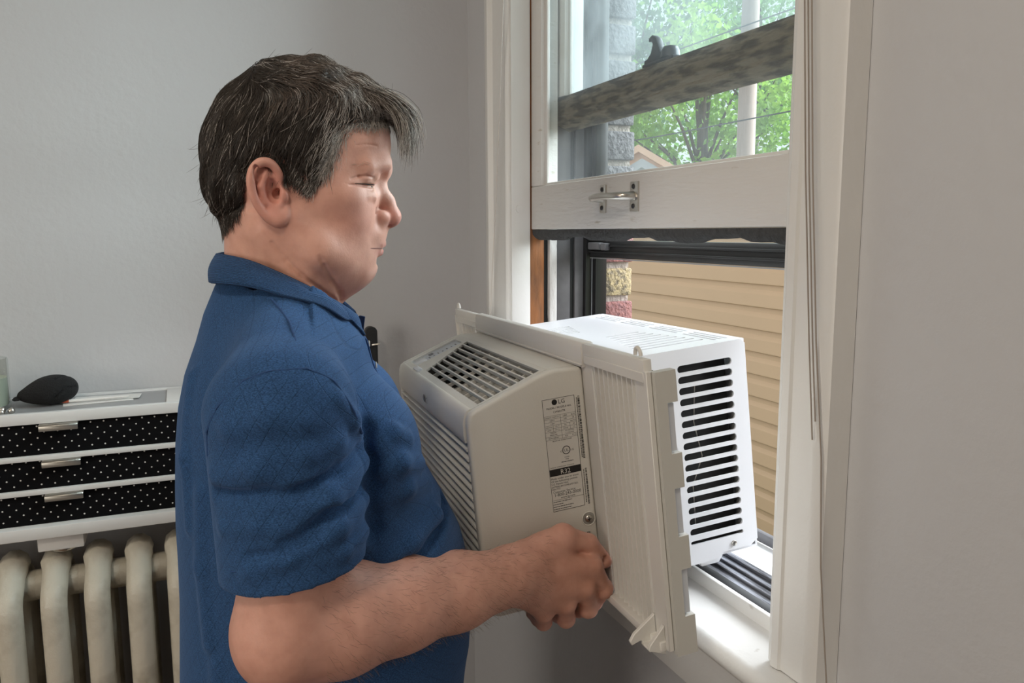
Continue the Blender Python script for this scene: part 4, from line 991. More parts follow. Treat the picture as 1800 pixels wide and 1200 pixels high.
# wrist flattening into the hand
A(ell((.070, .2320, -.4100), (.025, .034, .036)), .02)
MC = [(.0500, .3330, -.4200), (.0530, .3220, -.4470), (.0520, .2980, -.4660), (.0480, .2700, -.4760)]
for (m, r) in zip(MC, (.0135, .0130, .0122, .0112)):
    A(cap((.062+(m[0]-.044)*.4, .2380, -.4100+(m[2]+.43)*.50), m, .0185, r), .016)
FG = [([MC[0], (.0385, .3530, -.4580), (.0140, .3500, -.4880), (-.0120, .3440, -.4915)], (.0128, .0118, .0104, .0088)),
      ([MC[1], (.0350, .3340, -.4840), (.0080, .3310, -.4985), (-.0180, .3260, -.4980)], (.0128, .0118, .0104, .0088)),
      ([MC[2], (.0320, .3050, -.4960), (.0060, .3030, -.5040), (-.0180, .2980, -.5030)], (.0120, .0110, .0098, .0083)),
      ([MC[3], (.0280, .2760, -.4990), (.0060, .2750, -.5060), (-.0120, .2710, -.5060)], (.0110, .0098, .0088, .0076))]
for p, r in FG:
    chain(RV, p, r, .006, kk=.004)
    A(sph(p[1], r[1]*1.06), .004)
TH = [(.0590, .2480, -.3930), (.0470, .2950, -.3790), (.0395, .3320, -.3950), (.0330, .3570, -.4230)]
chain(RV, TH, [.0200, .0150, .0122, .0098], .012, kk=.005)
A(ell((.0500, .2760, -.3950), (.016, .030, .022)), .012)
A(sph((.0475, .2960, -.3790), .0152), .006)
# thumb nail bed and wrist creases
RV.sub(ell((.0425, .3500, -.4170), (.0022, .0070, .0060)), .002)
under_cloth(RV, lambda X, Y, Z_: Z_ < zh(X, Y)+.013+0*X, .015)
RVv, RVf = RV.mesh()
# ---- far arm and hand (mostly hidden) and torso core
LV = Vol((-.56, -.13, -.555), (-.10, .36, -.08), .0045)
A = LV.add
chain(LV, [(-.200, -.028, -.150), (-.262, -.020, -.300), (-.300, .000, -.392)], [.057, .0535, .048], .02)
chain(LV, [(-.300, .000, -.392), (-.360, .060, -.405), (-.440, .140, -.415), (-.487, .190, -.425)], [.049, .052, .042, .034], .02)
for i in range(4):
    m = (-.482, .275-.012*i, -.425-.020*i)
    A(cap((-.486, .200, -.425-.006*i), m, .017, .0125), .012)
    chain(LV, [m, (-.480, .298-.014*i, -.462-.010*i), (-.460, .300-.014*i, -.492-.003*i), (-.436, .297-.014*i, -.494-.003*i)], [.0120, .011, .0098, .0085], .004)
chain(LV, [(-.486, .215, -.405), (-.488, .255, -.392), (-.486, .290, -.400), (-.485, .312, -.415)], [.018, .0145, .012, .0095], .006)
under_cloth(LV, lambda X, Y, Z_: Z_ < -.300+0*X+0*Y, .012)
LVv, LVf = LV.mesh()
CV = Vol((-.24, -.19, -.72), (.24, .22, -.03), .006)
CV.add(loft(BZ, [v-.008 for v in BF], [v+.008 for v in BB], [v-.010 for v in BW]))
for s in (1, -1): CV.add(cap(mir((.05, -.03, -.085), s), mir((.19, -.028, -.160), s), .040, .050), .02)
under_cloth(CV, lambda X, Y, Z_: Z_ > 9+0*X+0*Y, .017)
CVv, CVf = CV.mesh()
off = 0; VV = []; FF = []
for v, f in ((HVv, HVf), (RVv, RVf), (LVv, LVf), (CVv, CVf)): VV.append(v); FF.append(f+off); off += len(v)
V = np.concatenate(VV); Fc = np.concatenate(FF)
def np_mesh(name, V, F, m, parent=None, cols=None, attr='tint'):
    me = bpy.data.meshes.new(name); me.vertices.add(len(V)); me.vertices.foreach_set('co', (V+np.array([0, 0, PZ])).astype(np.float32).ravel())
    k = F.shape[1]; me.loops.add(F.size); me.loops.foreach_set('vertex_index', F.astype(np.int32).ravel())
    me.polygons.add(len(F)); me.polygons.foreach_set('loop_start', np.arange(0, F.size, k, dtype=np.int32)); me.polygons.foreach_set('loop_total', np.full(len(F), k, np.int32))
    me.update(calc_edges=True); me.validate(); me.shade_smooth()
    if cols is not None:
        a = me.attributes.new(attr, 'FLOAT_COLOR', 'POINT'); a.data.foreach_set('color', np.concatenate([cols, np.ones((len(cols), 1))], 1).astype(np.float32).ravel())
    return link(name, me, m, parent)
# skin colour: base plus natural redness of nose, cheeks, ears, lips, knuckles, elbow
base = np.array([.70, .385, .305]); col = np.tile(base, (len(V), 1))
def blush(c, r, tint, amt, sym=True):
    global col
    P = V.copy()
    if sym: P[:, 0] = np.abs(P[:, 0])
    w = np.exp(-(((P-np.array(c))/np.array(r))**2).sum(1))*amt; col = col*(1-w[:, None])+np.array(tint)*w[:, None]
Vt = V.copy(); V_keep = V
blush((0, .097, .016), (.02, .016, .013), (.60, .22, .18), .75)
blush((.045, .055, .015), (.03, .03, .028), (.64, .29, .23), .6)
blush((.083, -.035, .040), (.012, .026, .038), (.62, .25, .20), .8)
blush((0, .045, .105), (.07, .05, .02), (.64, .36, .28), .5)
blush((.034, .075, .052), (.016, .012, .009), (.58, .34, .24), .5)
blush((.05, -.04, -.06), (.06, .07, .05), (.56, .28, .19), .6)
blush((0, .082, -.0242), (.021, .020, .0040), (.62, .25, .23), .9); blush((0, .084, -.0155), (.020, .018, .0028), (.56, .25, .22), .8)
armv = V[:, 1] > .10
blush((.19, -.06, -.40), (.05, .04, .05), (.60, .27, .20), .6, False)
blush((.045, .30, -.44), (.05, .08, .06), (.50, .24, .165), .9, False); blush((.12, .12, -.41), (.06, .14, .04), (.54, .28, .19), .6, False)
nh = len(HVv); V[:nh] = turn_head(V[:nh])
body = np_mesh('body', V, Fc, 'skin', man, col)
# eyes, almost hidden behind lowered lids, with the lash line
mat('eye_white', (0.70, 0.66, 0.62), 0.15); mat('iris', (0.05, 0.035, 0.025), 0.1); mat('lash', (0.02, 0.012, 0.009), 0.9)
for s in (1, -1):
    c = tuple(turn_head([(s*.0330, .0600, .0490)])[0]+np.array([0, 0, PZ]))
    e = MB().lathe([(.0004, -.0138), (.006, -.0123), (.0115, -.0083), (.0138, 0), (.0115, .0083), (.006, .0123), (.0004, .0138)], c, 16, 1).build('eye', 'eye_white', man, 0, smooth=True)
    MB().lathe([(.0003, -.0066), (.0046, -.0046), (.0066, 0), (.0046, .0046), (.0003, .0066)], (c[0]+s*.0008, c[1]+.0085, c[2]-.0014), 16, 1).build('iris', 'iris', e, 0, smooth=True)
    MB().tube([tuple(turn_head([(s*(x-.0008), y+.0002, z+.0016)])[0]+np.array([0, 0, PZ])) for x, y, z in SLIT], [.0002, .0004, .0006, .0007, .0003], 6).build('lash_line', 'lash', e, 0, smooth=True)
# line of the closed lips
MYZ = [(.0660, -.0186), (.0705, -.0190), (.0755, -.0193), (.0800, -.0194), (.0835, -.0194)]
mpts = [(HV.surf_x(y, z)-.0004, y, z) for y, z in MYZ]; mpts = mpts+[(0, .0852, -.0194)]+[(-x, y, z) for x, y, z in mpts[::-1]]
mat('lip_line', (0.16, 0.05, 0.04), 0.7)
MB().tube([tuple(turn_head([p])[0]+np.array([0, 0, PZ])) for p in mpts], [.0003, .0006, .0007, .0007, .0007, .0006, .0007, .0007, .0007, .0006, .0003], 6).build('lip_line', 'lip_line', body, 0, smooth=True)
# thumb nail
mat('nail', (0.66, 0.42, 0.34), 0.3)
# ================================================================== clothes
def shirt_mat(name, rib=False):
    m = bpy.data.materials.new(name); m.use_nodes = True; nt = m.node_tree; L = nt.links.new; b = nt.nodes['Principled BSDF']
    b.inputs['Roughness'].default_value = 0.85; b.inputs['Specular IOR Level'].default_value = 0.2; b.inputs['Sheen Weight'].default_value = 0.25; b.inputs['Sheen Tint'].default_value = (0.35, 0.55, 1.0, 1)
    tc = nd(nt, 'ShaderNodeTexCoord')
    def M(op, a, c=None):
        n = nd(nt, 'ShaderNodeMath', operation=op)
        for i, x in enumerate((a, c)):
            if x is None: continue
            if hasattr(x, 'is_linked'): L(x, n.inputs[i])
            else: n.inputs[i].default_value = x
        return n.outputs[0]
    n = nd(nt, 'ShaderNodeTexNoise', Scale=1000.0, Detail=2.0); mp = nd(nt, 'ShaderNodeMapping'); mp.inputs['Scale'].default_value = (1, .55, 1.3); L(tc.outputs['Object'], mp.inputs['Vector']); L(mp.outputs['Vector'], n.inputs['Vector'])
    r = nd(nt, 'ShaderNodeValToRGB'); r.color_ramp.elements[0].color = (0.016, 0.046, 0.118, 1); r.color_ramp.elements[1].color = (0.036, 0.105, 0.255, 1)
    r.color_ramp.elements[0].position = .36; r.color_ramp.elements[1].position = .66; L(n.outputs['Fac'], r.inputs['Fac'])
    if rib:
        at = nd(nt, 'ShaderNodeAttribute', attribute_name='rib'); ln = M('POWER', M('ABSOLUTE', M('SINE', M('MULTIPLY', at.outputs['Fac'], 3.14159*17))), .7)
        fac = M('ADD', M('MULTIPLY', ln, .45), .55); hgt = ln; dist = 0.0012
    else:
        sp = nd(nt, 'ShaderNodeSeparateXYZ'); L(tc.outputs['Object'], sp.inputs[0])
        u = M('DIVIDE', M('ADD', sp.outputs[1], M('MULTIPLY', sp.outputs[0], .35)), .0165); v = M('DIVIDE', sp.outputs[2], .0235)
        def tri(q): return M('ABSOLUTE', M('SUBTRACT', M('FRACT', q), .5))
        a = tri(M('ADD', u, v)); c = tri(M('SUBTRACT', u, v))
        mn = M('MINIMUM', a, c); ln = nd(nt, 'ShaderNodeMapRange'); ln.inputs['From Min'].default_value = .008; ln.inputs['From Max'].default_value = .035; L(mn, ln.inputs['Value'])
        fac = M('ADD', M('MULTIPLY', ln.outputs[0], .13), .87); hgt = ln.outputs[0]; dist = 0.0004
    mx = nd(nt, 'ShaderNodeMix', data_type='RGBA', blend_type='MULTIPLY'); mx.inputs[0].default_value = 1.0
    cb = nd(nt, 'ShaderNodeCombineColor'); [L(fac, cb.inputs[i]) for i in range(3)]
    L(r.outputs['Color'], mx.inputs[6]); L(cb.outputs[0], mx.inputs[7]); L(mx.outputs[2], b.inputs['Base Color'])
    h2 = M('ADD', hgt, M('MULTIPLY', n.outputs['Fac'], .5))
    bp = nd(nt, 'ShaderNodeBump', Strength=0.7, Distance=dist); L(h2, bp.inputs['Height']); L(bp.outputs['Normal'], b.inputs['Normal'])
    MATS[name] = m
shirt_mat('polo_knit'); shirt_mat('collar_rib', True)
mat('polo_plain', (0.022, 0.075, 0.220), 0.85, var=0.4, vscale=500); mat('polo_dark', (0.012, 0.03, 0.09), 0.9); mat('button', (0.55, 0.52, 0.48), 0.3)
mat('denim', (0.02, 0.025, 0.045), 0.9, var=0.3, vscale=300); mat('shoe', (0.03, 0.025, 0.02), 0.5); mat('sole', (0.4, 0.38, 0.35), 0.7)
SV = Vol((-.305, -.185, -.735), (.305, .225, -.045), .0025)
shirt_base(SV)
def inner(a, b, ra, rb, sy, zcut):
    f0 = cap((a[0], a[1]/sy, a[2]), (b[0], b[1]/sy, b[2]), ra, rb)[0]
    def fn(X, Y, Z_): return np.maximum(f0(X, Y/sy, Z_), Z_-zcut(X, Y))
    m = max(ra, rb)*sy+.02; return fn, np.minimum(a, b)-m, np.maximum(a, b)+m
# ---- folds (ridges and valleys laid on the cloth), given as (y, z) on the near side
def fold(pts, r, depth, k, valley=False, side=1):
    P = []
    for y, z in pts:
        x = SV.surf_x(y, z, side)
        if x is None: continue
        P.append((x+side*(depth if valley else -depth), y, z))
    if len(P) > 1: chain(SV, P, r, k, sub=valley)
n_ = len
# sleeve
fold([(.044, -.225), (.010, -.240), (-.035, -.262)], [.004, .008, .004], .004, .014)
fold([(.046, -.262), (.015, -.268), (-.030, -.284), (-.060, -.300)], [.004, .008, .007, .004], .0045, .014)
fold([(.045, -.245), (.010, -.254), (-.030, -.273)], [.004, .005, .003], .0012, .010, True)
fold([(-.085, -.215), (-.050, -.205), (-.010, -.214)], [.005, .008, .004], .0045, .014)
fold([(-.086, -.232), (-.045, -.228), (0, -.232)], [.004, .004, .002], .001, .010, True)
fold([(-.080, -.262), (-.050, -.256), (-.020, -.262)], [.005, .006, .003], .004, .012)
fold([(.041, -.287), (.020, -.292), (-.005, -.294)], [.006, .006, .003], .004, .010)
fold([(-.070, -.170), (-.040, -.160), (-.010, -.166)], [.006, .008, .005], .005, .014)
fold([(.020, -.150), (.034, -.175), (.042, -.205)], [.005, .006, .004], .0035, .010)
fold([(.046, -.205), (.020, -.216), (-.015, -.226)], [.003, .004, .003], .0005, .010, True)
fold([(.020, -.190), (-.010, -.196), (-.040, -.194)], [.004, .007, .004], .0045, .012)
fold([(.000, -.270), (-.030, -.280), (-.060, -.284)], [.003, .003, .002], .0005, .008, True)
# hollow between sleeve and chest, and armhole seam
fold([(.052, -.195), (.056, -.250), (.056, -.300)], [.004, .006, .006], .001, .012, True)
# chest: soft diagonal pulls from the armpit
for pts, r in (([(.060, -.215), (.078, -.205), (.092, -.214)], .005), ([(.062, -.240), (.085, -.236), (.108, -.250)], .006), ([(.060, -.270), (.090, -.268), (.120, -.284)], .006)):
    fold(pts, r, .0035, .012)
# belly: overhang fold and drape lines
fold([(.060, -.355), (.090, -.345), (.120, -.335), (.150, -.322)], [.004, .006, .007, .007], .0005, .010, True)
fold([(.060, -.340), (.095, -.330), (.130, -.318)], [.005, .007, .006], .004, .012)
fold([(.062, -.400), (.100, -.392), (.150, -.388)], [.003, .004, .004], .0, .008, True)
for pts in ([(-.120, -.150), (-.128, -.230), (-.126, -.300)], [(-.112, -.260), (-.116, -.340), (-.112, -.420)], [(-.105, -.440), (-.110, -.520)]):
    fold(pts, .005, .003, .012)
SV.sub(inner((.196, -.027, -.260), (.201, -.020, -.420), .0535, .0535, 1.14, lambda X, Y: -.307+.11*(Y+.03)), .002)
# open neck
def neckhole(X, Y, Z_):
    return np.minimum(np.maximum(np.sqrt(X**2+((Y+.022)/1.06)**2)-.058, -.125-.30*(Y+.02)-Z_), np.maximum(np.sqrt(X**2+((Y+.022)/1.06)**2)-.084, -.046-.46*(Y+.09)-Z_))
SV.sub((neckhole, (-.10, -.12, -.16), (.10, .08, -.02)), .004)
Sv, Sf = SV.mesh()
shirt = np_mesh('polo_shirt', Sv, Sf, 'polo_knit', man)
# seams and hem stitching as fine cords lying on the cloth
def on_cloth(y, z, lift=.0004):
    x = SV.surf_x(y, z, 1); return None if x is None else (x+lift, y, z+PZ)
def seam(name, pts, r):
    q = []
    for i in range(len(pts)-1):
        for t in np.linspace(0, 1, 6, endpoint=False): q.append((pts[i][0]*(1-t)+pts[i+1][0]*t, pts[i][1]*(1-t)+pts[i+1][1]*t))
    q = [on_cloth(*p) for p in q+[pts[-1]]]; q = [p for p in q if p]
    xs = np.array([p[0] for p in q])
    if len(xs) > 6: xs = np.convolve(np.pad(xs, 2, mode='edge'), np.ones(5)/5, 'valid')
    MB().tube([(x, p[1], p[2]) for x, p in zip(xs, q)], r, 6).build(name, 'polo_plain', shirt, 0, smooth=True)
seam('armhole_seam', [(-.094, -.2000), (-.0930, -.1755), (-.0820, -.1519), (-.0590, -.1290), (-.0381, -.1213), (-.0047, -.1211), (.0187, -.1346), (.0351, -.1625), (.0430, -.1900)], .0013)
seam('shoulder_seam', [(-.0385, -.0680), (-.0200, -.0876), (-.0068, -.1200)], .0011)
seam('hem_stitch', [(y, float(-.318+.11*(y+.03))+.022) for y in (-.078, -.06, -.04, -.02, 0, .02, .034)], .0007)
# ---- collar
UPc = [(0, -.0990, -.0250), (.040, -.0900, -.0240), (.066, -.0600, -.0300), (.0745, -.0300, -.0430), (.0710, -.0020, -.0580), (.0600, .0240, -.0740), (.0420, .0400, -.0860), (.0230, .0520, -.0970)]
LOc = [(0, -.1080, -.0560), (.058, -.0990, -.0530), (.0900, -.0690, -.0540), (.1010, -.0400, -.0610), (.1000, -.0120, -.0750), (.0880, .0200, -.0990), (.0640, .0380, -.1120), (.0400, .0520, -.1210)]
def collar(s):
    n = 48; U_, Lw = catmull(UPc, n), catmull(LOc, n); rows = []
    nr = 9
    for r in range(nr):                                   # outer fall from roll to edge
        t = r/(nr-1); P = U_*(1-t)+Lw*t; bul = math.sin(t*math.pi)*.004
        out = P-np.array([0, -.02, 0]); out[:, 2] = 0; out /= np.linalg.norm(out, axis=1)[:, None]
        P = P+out*(bul+.002)+np.array([0, 0, .001*(1-t)])
        for _ in range(3):
            q_ = P; dd = SV.sample(q_); gg = SV.grad(q_); P = P+gg*np.clip(.0035-dd, 0, .02)[:, None]*(t > .15)
        rows.append(P)
    ker = np.array([1, 3, 5, 7, 5, 3, 1.0]); ker /= ker.sum()
    for r in range(nr):
        rows[r] = np.stack([np.convolve(np.pad(rows[r][:, i], 3, mode='edge'), ker, 'valid') for i in range(3)], 1); rows[r][0, 0] = 0
    ins = []
    for r in range(nr): ins.append(rows[nr-1-r]-(rows[nr-1-r]-np.array([0, -.02, 0]))*np.array([1, 1, 0])*.035+np.array([0, 0, -.0015]))
    St = U_.copy(); c = U_-np.array([0, -.02, 0]); St = U_-c*np.array([.10, .10, 0])+np.array([0, 0, -.032])
    allr = [St, U_-c*np.array([.05, .05, 0])-np.array([0, 0, .004]), U_]+rows+ins
    V_ = np.concatenate(allr)*np.array([s, 1, 1]); m = n+1
    rv = [0, .1, .2]+[r/(nr-1) for r in range(nr)]+[1-r/(nr-1) for r in range(nr)]
    F_ = np.array([(i*m+k, i*m+k+1, (i+1)*m+k+1, (i+1)*m+k) for i in range(len(allr)-1) for k in range(n)])
    if s < 0: F_ = F_[:, ::-1]
    o = np_mesh('collar', V_, F_, 'collar_rib', shirt)
    a = o.data.attributes.new('rib', 'FLOAT', 'POINT'); a.data.foreach_set('value', np.repeat(np.array(rv, np.float32), m))
collar(1); collar(-1)
# placket: two overlapping strips down the chest front, stand-up tip, buttons
def front_y(z, x=0.0):
    ys = SV.ax[1]; P = np.stack([np.full_like(ys, x), ys, np.full_like(ys, z)], 1); i = np.where(SV.sample(P) < 0)[0]; return float(ys[i[-1]]) if len(i) else .05
zs = np.linspace(-.124, -.215, 12)
for nm, x0, x1, lift, m in (('placket', -.004, .020, .0030, 'polo_plain'), ('placket', -.022, .004, .0012, 'polo_dark')):
    q = MB(); vs = []
    for z in zs:
        y = (front_y(z)+front_y(z-.008)+front_y(z+.008))/3
        for dx, dy in ((x0, -.003), (x0, lift), (x1, lift), (x1, -.003)): vs.append((dx, y+dy, z+PZ))
    fs = [(i*4+k, i*4+(k+1) % 4, i*4+4+(k+1) % 4, i*4+4+k) for i in range(len(zs)-1) for k in range(4)]+[(3, 2, 1, 0), tuple((len(zs)-1)*4+k for k in range(4))]
    q.add(vs, fs).build(nm, m, shirt, .0008, 1)
q = MB().prism([(.046, -.128), (.050, -.108), (.0575, -.1000), (.0640, -.1015), (.0625, -.112), (.0605, -.128), (.058, -.140)], 0, -.016, -.013)
q.v = [(a, b, c+PZ) for a, b, c in q.v]; q.build('placket_tip', 'polo_dark', shirt, .0006, 1)
for z in (-.132, -.158):
    MB().lathe([(.0038, 0), (.0042, .0010), (.003, .0018), (.0003, .0014)], (.007, front_y(z)+.0028, z+PZ), 14, 1).build('button', 'button', shirt, 0, smooth=True)
# ---- trousers and shoes
TV = Vol((-.26, -.22, -1.46), (.26, .26, -.60), .007)
TV.add(ell((0, .005, -.70), (.178, .150, .130)))
for s in (1, -1):
    chain(TV, [mir((.092, .010, -.74), s), mir((.115, .060, -1.06), s), mir((.120, .000, -1.40), s)], [.098, .072, .056], .04)
    TV.add(cap(mir((.120, .0, -1.38), s), mir((.120, .01, -1.445), s), .056, .064), .01)
TV.sub((lambda X, Y, Z_: Z_+.625+0*X+0*Y, (-.26, -.22, -.66), (.26, .26, -.60)), .004)
Tv, Tf = TV.mesh(); np_mesh('trousers', Tv, Tf, 'denim', man)
for s in (1, -1):
    WV = Vol((.05, -.12, -1.52), (.19, .24, -1.40), .005)
    WV.add(ell((.12, .07, -1.470), (.045, .135, .045))); WV.add(ell((.12, -.02, -1.450), (.042, .060, .055)), .02)
    WV.sub((lambda X, Y, Z_: Z_+1.482+0*X+0*Y, (.05, -.12, -1.53), (.19, .24, -1.48)), .002)
    v_, f_ = WV.mesh(); v_ = v_*np.array([s, 1, 1]); f_ = f_ if s > 0 else f_[:, ::-1]
    sh = np_mesh('shoe', v_, f_, 'shoe', man)
    q = MB(); pr = [(.12+.047*math.cos(a)*(1.0 if math.sin(a) > 0 else .92), .065+.138*math.sin(a)) for a in [2*math.pi*k/28 for k in range(28)]]
    q.prism([(s*a, b) for a, b in pr], 2, -1.5012+PZ, -1.4815+PZ); q.build('sole', 'sole', sh, .003)
# ================================================================== hair
def poly_sdf(poly, Y, Z_):
    """signed distance (negative inside) to a polygon in the (y, z) plane"""
    P = np.array(poly, np.float32); d = np.full(np.broadcast(Y, Z_).shape, 1e9, np.float32); ins = np.zeros(d.shape, bool)
    for i in range(len(P)):
        a, b = P[i], P[(i+1) % len(P)]; e = b-a; wy, wz = Y-a[0], Z_-a[1]
        t = np.clip((wy*e[0]+wz*e[1])/(e@e+1e-12), 0, 1); d = np.minimum(d, (wy-e[0]*t)**2+(wz-e[1]*t)**2)
        c = ((a[1] <= Z_) & (b[1] > Z_)) | ((b[1] <= Z_) & (a[1] > Z_))
        with np.errstate(divide='ignore', invalid='ignore'):
            xi = a[0]+(Z_-a[1])*e[0]/(e[1] if abs(e[1]) > 1e-9 else 1e-9)
        ins ^= c & (Y < xi)
    return np.where(ins, -np.sqrt(d), np.sqrt(d))
HP = [(.130, .116), (.0930, .1160), (.0720, .1110), (.0560, .1070), (.0450, .0985), (.0400, .0845), (.0320, .0700), (.0220, .0560), (.0165, .0430), (.0020, .0425), (-.0060, .0560), (-.0150, .0660), (-.0280, .0780), (-.0420, .0780), (-.0560, .0640), (-.0580, .0480), (-.0580, .0310), (-.0640, .0236), (-.0740, .0140), (-.0840, .0070), (-.16, .004), (-.16, .30), (.13, .30)]
KV = Vol((-.115, -.135, -.03), (.115, .150, .215), .0022)
X, Y, Zz = KV.win((-9, -9, -9), (9, 9, 9))[1]
XX, YY, ZZ = np.broadcast_arrays(X, Y, Zz)
# smooth skull (without ears) as the base of the hair volume
SK = Vol((-.115, -.135, -.03), (.115, .150, .215), .0022)
SK.add(ell((0, -.004, .085), (.077, .096, .092))); SK.add(ell((0, -.036, .048), (.066, .060, .058)), .02); SK.add(ell((0, .014, .020), (.064, .062, .081)), .03); SK.add(ell((0, .050, .105), (.052, .043, .040)), .025)
top = np.clip((ZZ-.10)/.07, 0, 1); back = np.clip((-YY-.03)/.06, 0, 1)
thick = .0060+.0105*top*np.clip((YY+.10)/.09, .2, 1)+.0035*back*(1-top)-.002*np.clip((YY-.05)/.04, 0, 1)*top
wave = .0022*np.sin(YY*95+ZZ*60+XX*30)*top+.0014*np.sin(YY*170-ZZ*120+XX*80)
PSD = poly_sdf(HP, YY[0], ZZ[0])[None]+.0060*np.clip((YY+.03)/.03, 0, 1)+.0025
taper = np.clip(-PSD/.014, 0, 1)
d_h = SK.d-(thick*(.10+.90*taper**.6)+wave*taper)
KV.d = np.maximum(d_h, PSD.astype(np.float32)+.0015*np.sin(XX*140)+.0022*np.sin(YY*520+XX*260)+.0012*np.sin(ZZ*700-YY*300)).astype(np.float32)
# swept fringe mass over the brow
for x, y1, z1, y2, z2, r in ((.030, .092, .141, .103, .122, .009), (.012, .096, .142, .110, .121, .010), (-.010, .096, .143, .111, .122, .010), (-.032, .090, .142, .104, .124, .009)):
    chain(KV, [(x*.9, .062, .156), (x, y1, z1), (x*1.05, y2, z2+.006)], [.016, r*1.15, r*.45], .010)
Kv, Kf = KV.mesh()
G3 = np.stack(np.broadcast_arrays(XX, YY, ZZ), -1).reshape(-1, 3); q3 = (G3-HV.lo)/HV.h; ok3 = ((q3 >= 0) & (q3 <= np.array(HV.n)-1)).all(1)
hd = np.full(len(G3), .05, np.float32); hd[ok3] = HV.sample(G3[ok3]); PV = Vol((-.115, -.135, -.03), (.115, .150, .215), .0022); PV.d = np.minimum(KV.d, hd.reshape(KV.d.shape))
def hair_mat():
    m = bpy.data.materials.new('hair'); m.use_nodes = True; nt = m.node_tree; b = nt.nodes['Principled BSDF']
    at = nd(nt, 'ShaderNodeAttribute', attribute_name='tint'); nt.links.new(at.outputs['Color'], b.inputs['Base Color'])
    b.inputs['Roughness'].default_value = 0.42; b.inputs['Specular IOR Level'].default_value = 0.45; MATS['hair'] = m
hair_mat()
dark = np.array([.020, .0150, .0120])
hair = np_mesh('hair', turn_head(Kv), Kf, 'hair', man, np.tile(dark, (len(Kv), 1)))
def strands(roots, nseg, step, field, lift, r0, colors, jitter=.25, wav=0.0, project=True, rg=RNG):
    N = len(roots); P = roots.copy(); pts = [P.copy()]; ph = rg.uniform(0, 6.28, N); jit = rg.normal(size=(N, 3))*jitter
    for k in range(nseg):
        dvec = field(P, k)+jit*(.6+.4*k/nseg)
        if wav: dvec = dvec+np.cross(dvec, np.array([0, 0, 1.0]))*wav*np.sin(ph+k*1.3)[:, None]
        if project:
            g = PV.grad(P); dvec = dvec-g*(dvec*g).sum(1)[:, None]
        dvec /= np.linalg.norm(dvec, axis=1)[:, None]+1e-9
        P = P+dvec*step[:, None]
        if project:
            sd_ = PV.sample(P); g = PV.grad(P); tgt = lift*(1+.8*k/nseg); P = P+g*np.clip(tgt-sd_, -.004, .004)[:, None]
        pts.append(P.copy())
    pts = np.stack(pts, 1)                                      # N x (nseg+1) x 3
    n = nseg+1; T = np.gradient(pts, axis=1); T /= np.linalg.norm(T, axis=2)[..., None]+1e-9
    ref = rg.normal(size=(N, 1, 3)); a = np.cross(T, ref); a /= np.linalg.norm(a, axis=2)[..., None]+1e-9; b = np.cross(T, a)
    tp = np.sin(np.linspace(.35, np.pi*.97, n))**.6*r0; V_ = []
    for q in range(3):
        an = 2*np.pi*q/3; V_.append(pts+(a*np.cos(an)+b*np.sin(an))*tp[None, :, None])
    V_ = np.stack(V_, 2).reshape(-1, 3)                         # N, n, 3
    i = np.arange(N)[:, None, None]*n*3; k = np.arange(nseg)[None, :, None]*3; q = np.arange(3)[None, None, :]; q2 = (q+1) % 3
    F_ = np.stack([i+k+q, i+k+q2, i+k+3+q2, i+k+3+q], -1).reshape(-1, 4)
    return V_, F_, np.repeat(colors, n*3, axis=0)
area_p = Kv[Kf].mean(1)
out_ok = (KV.sample(area_p) < .002)
n1 = 30000
pick = RNG.integers(0, len(area_p), n1); R0 = area_p[pick]+RNG.normal(size=(n1, 3))*.0012
edge = np.where(np.abs(poly_sdf(HP, area_p[:, 1], area_p[:, 2]+0*area_p[:, 1])) < .010)[0]                 # extra roots along the hairline
R0[:9000] = area_p[edge[RNG.integers(0, len(edge), 9000)]]+RNG.normal(size=(9000, 3))*.0020
def sm(a, b, x): t = np.clip((x-a)/(b-a), 0, 1); return t*t*(3-2*t)
def flow(P, k):
    x, y, z = P[:, 0], P[:, 1], P[:, 2]
    wt = sm(.125, .160, z)*sm(-.075, -.02, y)                      # top: combed forward with a side sweep
    fr = sm(.03, .08, y)*sm(.105, .13, z)
    d_top = np.stack([.25*np.sign(x)+.0*x, np.ones_like(x), -.15*np.ones_like(x)], 1)
    d_side = np.stack([np.zeros_like(x), -.45+.25*sm(-.02, -.09, -y)*0-.15*sm(.0, .04, y), -np.ones_like(x)], 1)
    d_front = np.stack([.35*np.sign(x), np.full_like(x, .75), np.full_like(x, -.7)], 1)
    w2 = np.maximum(wt, 0)[:, None]; f = fr[:, None]
    return d_side*(1-np.maximum(w2, f))+(d_top*(1-f)+d_front*f)*np.maximum(w2, f)
gray_p = .05+.75*sm(.012, .040, R0[:, 1])*sm(.150, .105, R0[:, 2])+.30*sm(.10, .15, R0[:, 2])*sm(.0, .05, R0[:, 1])+.5*sm(.065, .105, R0[:, 1])+.35*sm(.07, .045, R0[:, 2])*sm(-.01, .012, R0[:, 1])
isg = RNG.random(n1) < gray_p
c1 = np.where(isg[:, None], np.array([.56, .51, .47])*RNG.uniform(.5, 1.15, (n1, 1)), np.where((R0[:, 2] > .135)[:, None]*(R0[:, 1] > -.03)[:, None], np.array([.085, .064, .052]), np.array([.030, .023, .018]))*RNG.uniform(.4, 1.9, (n1, 1)))  # top-front strands paler: window highlights put into their colour
stp = RNG.uniform(.0026, .0046, n1)*np.where(R0[:, 2] < .07, .62, 1.0)*np.where((R0[:, 1] > .045) & (R0[:, 2] < .135), .42, 1.0)
S1 = strands(R0, 7, stp, flow, .0012, .00024, c1, .26)
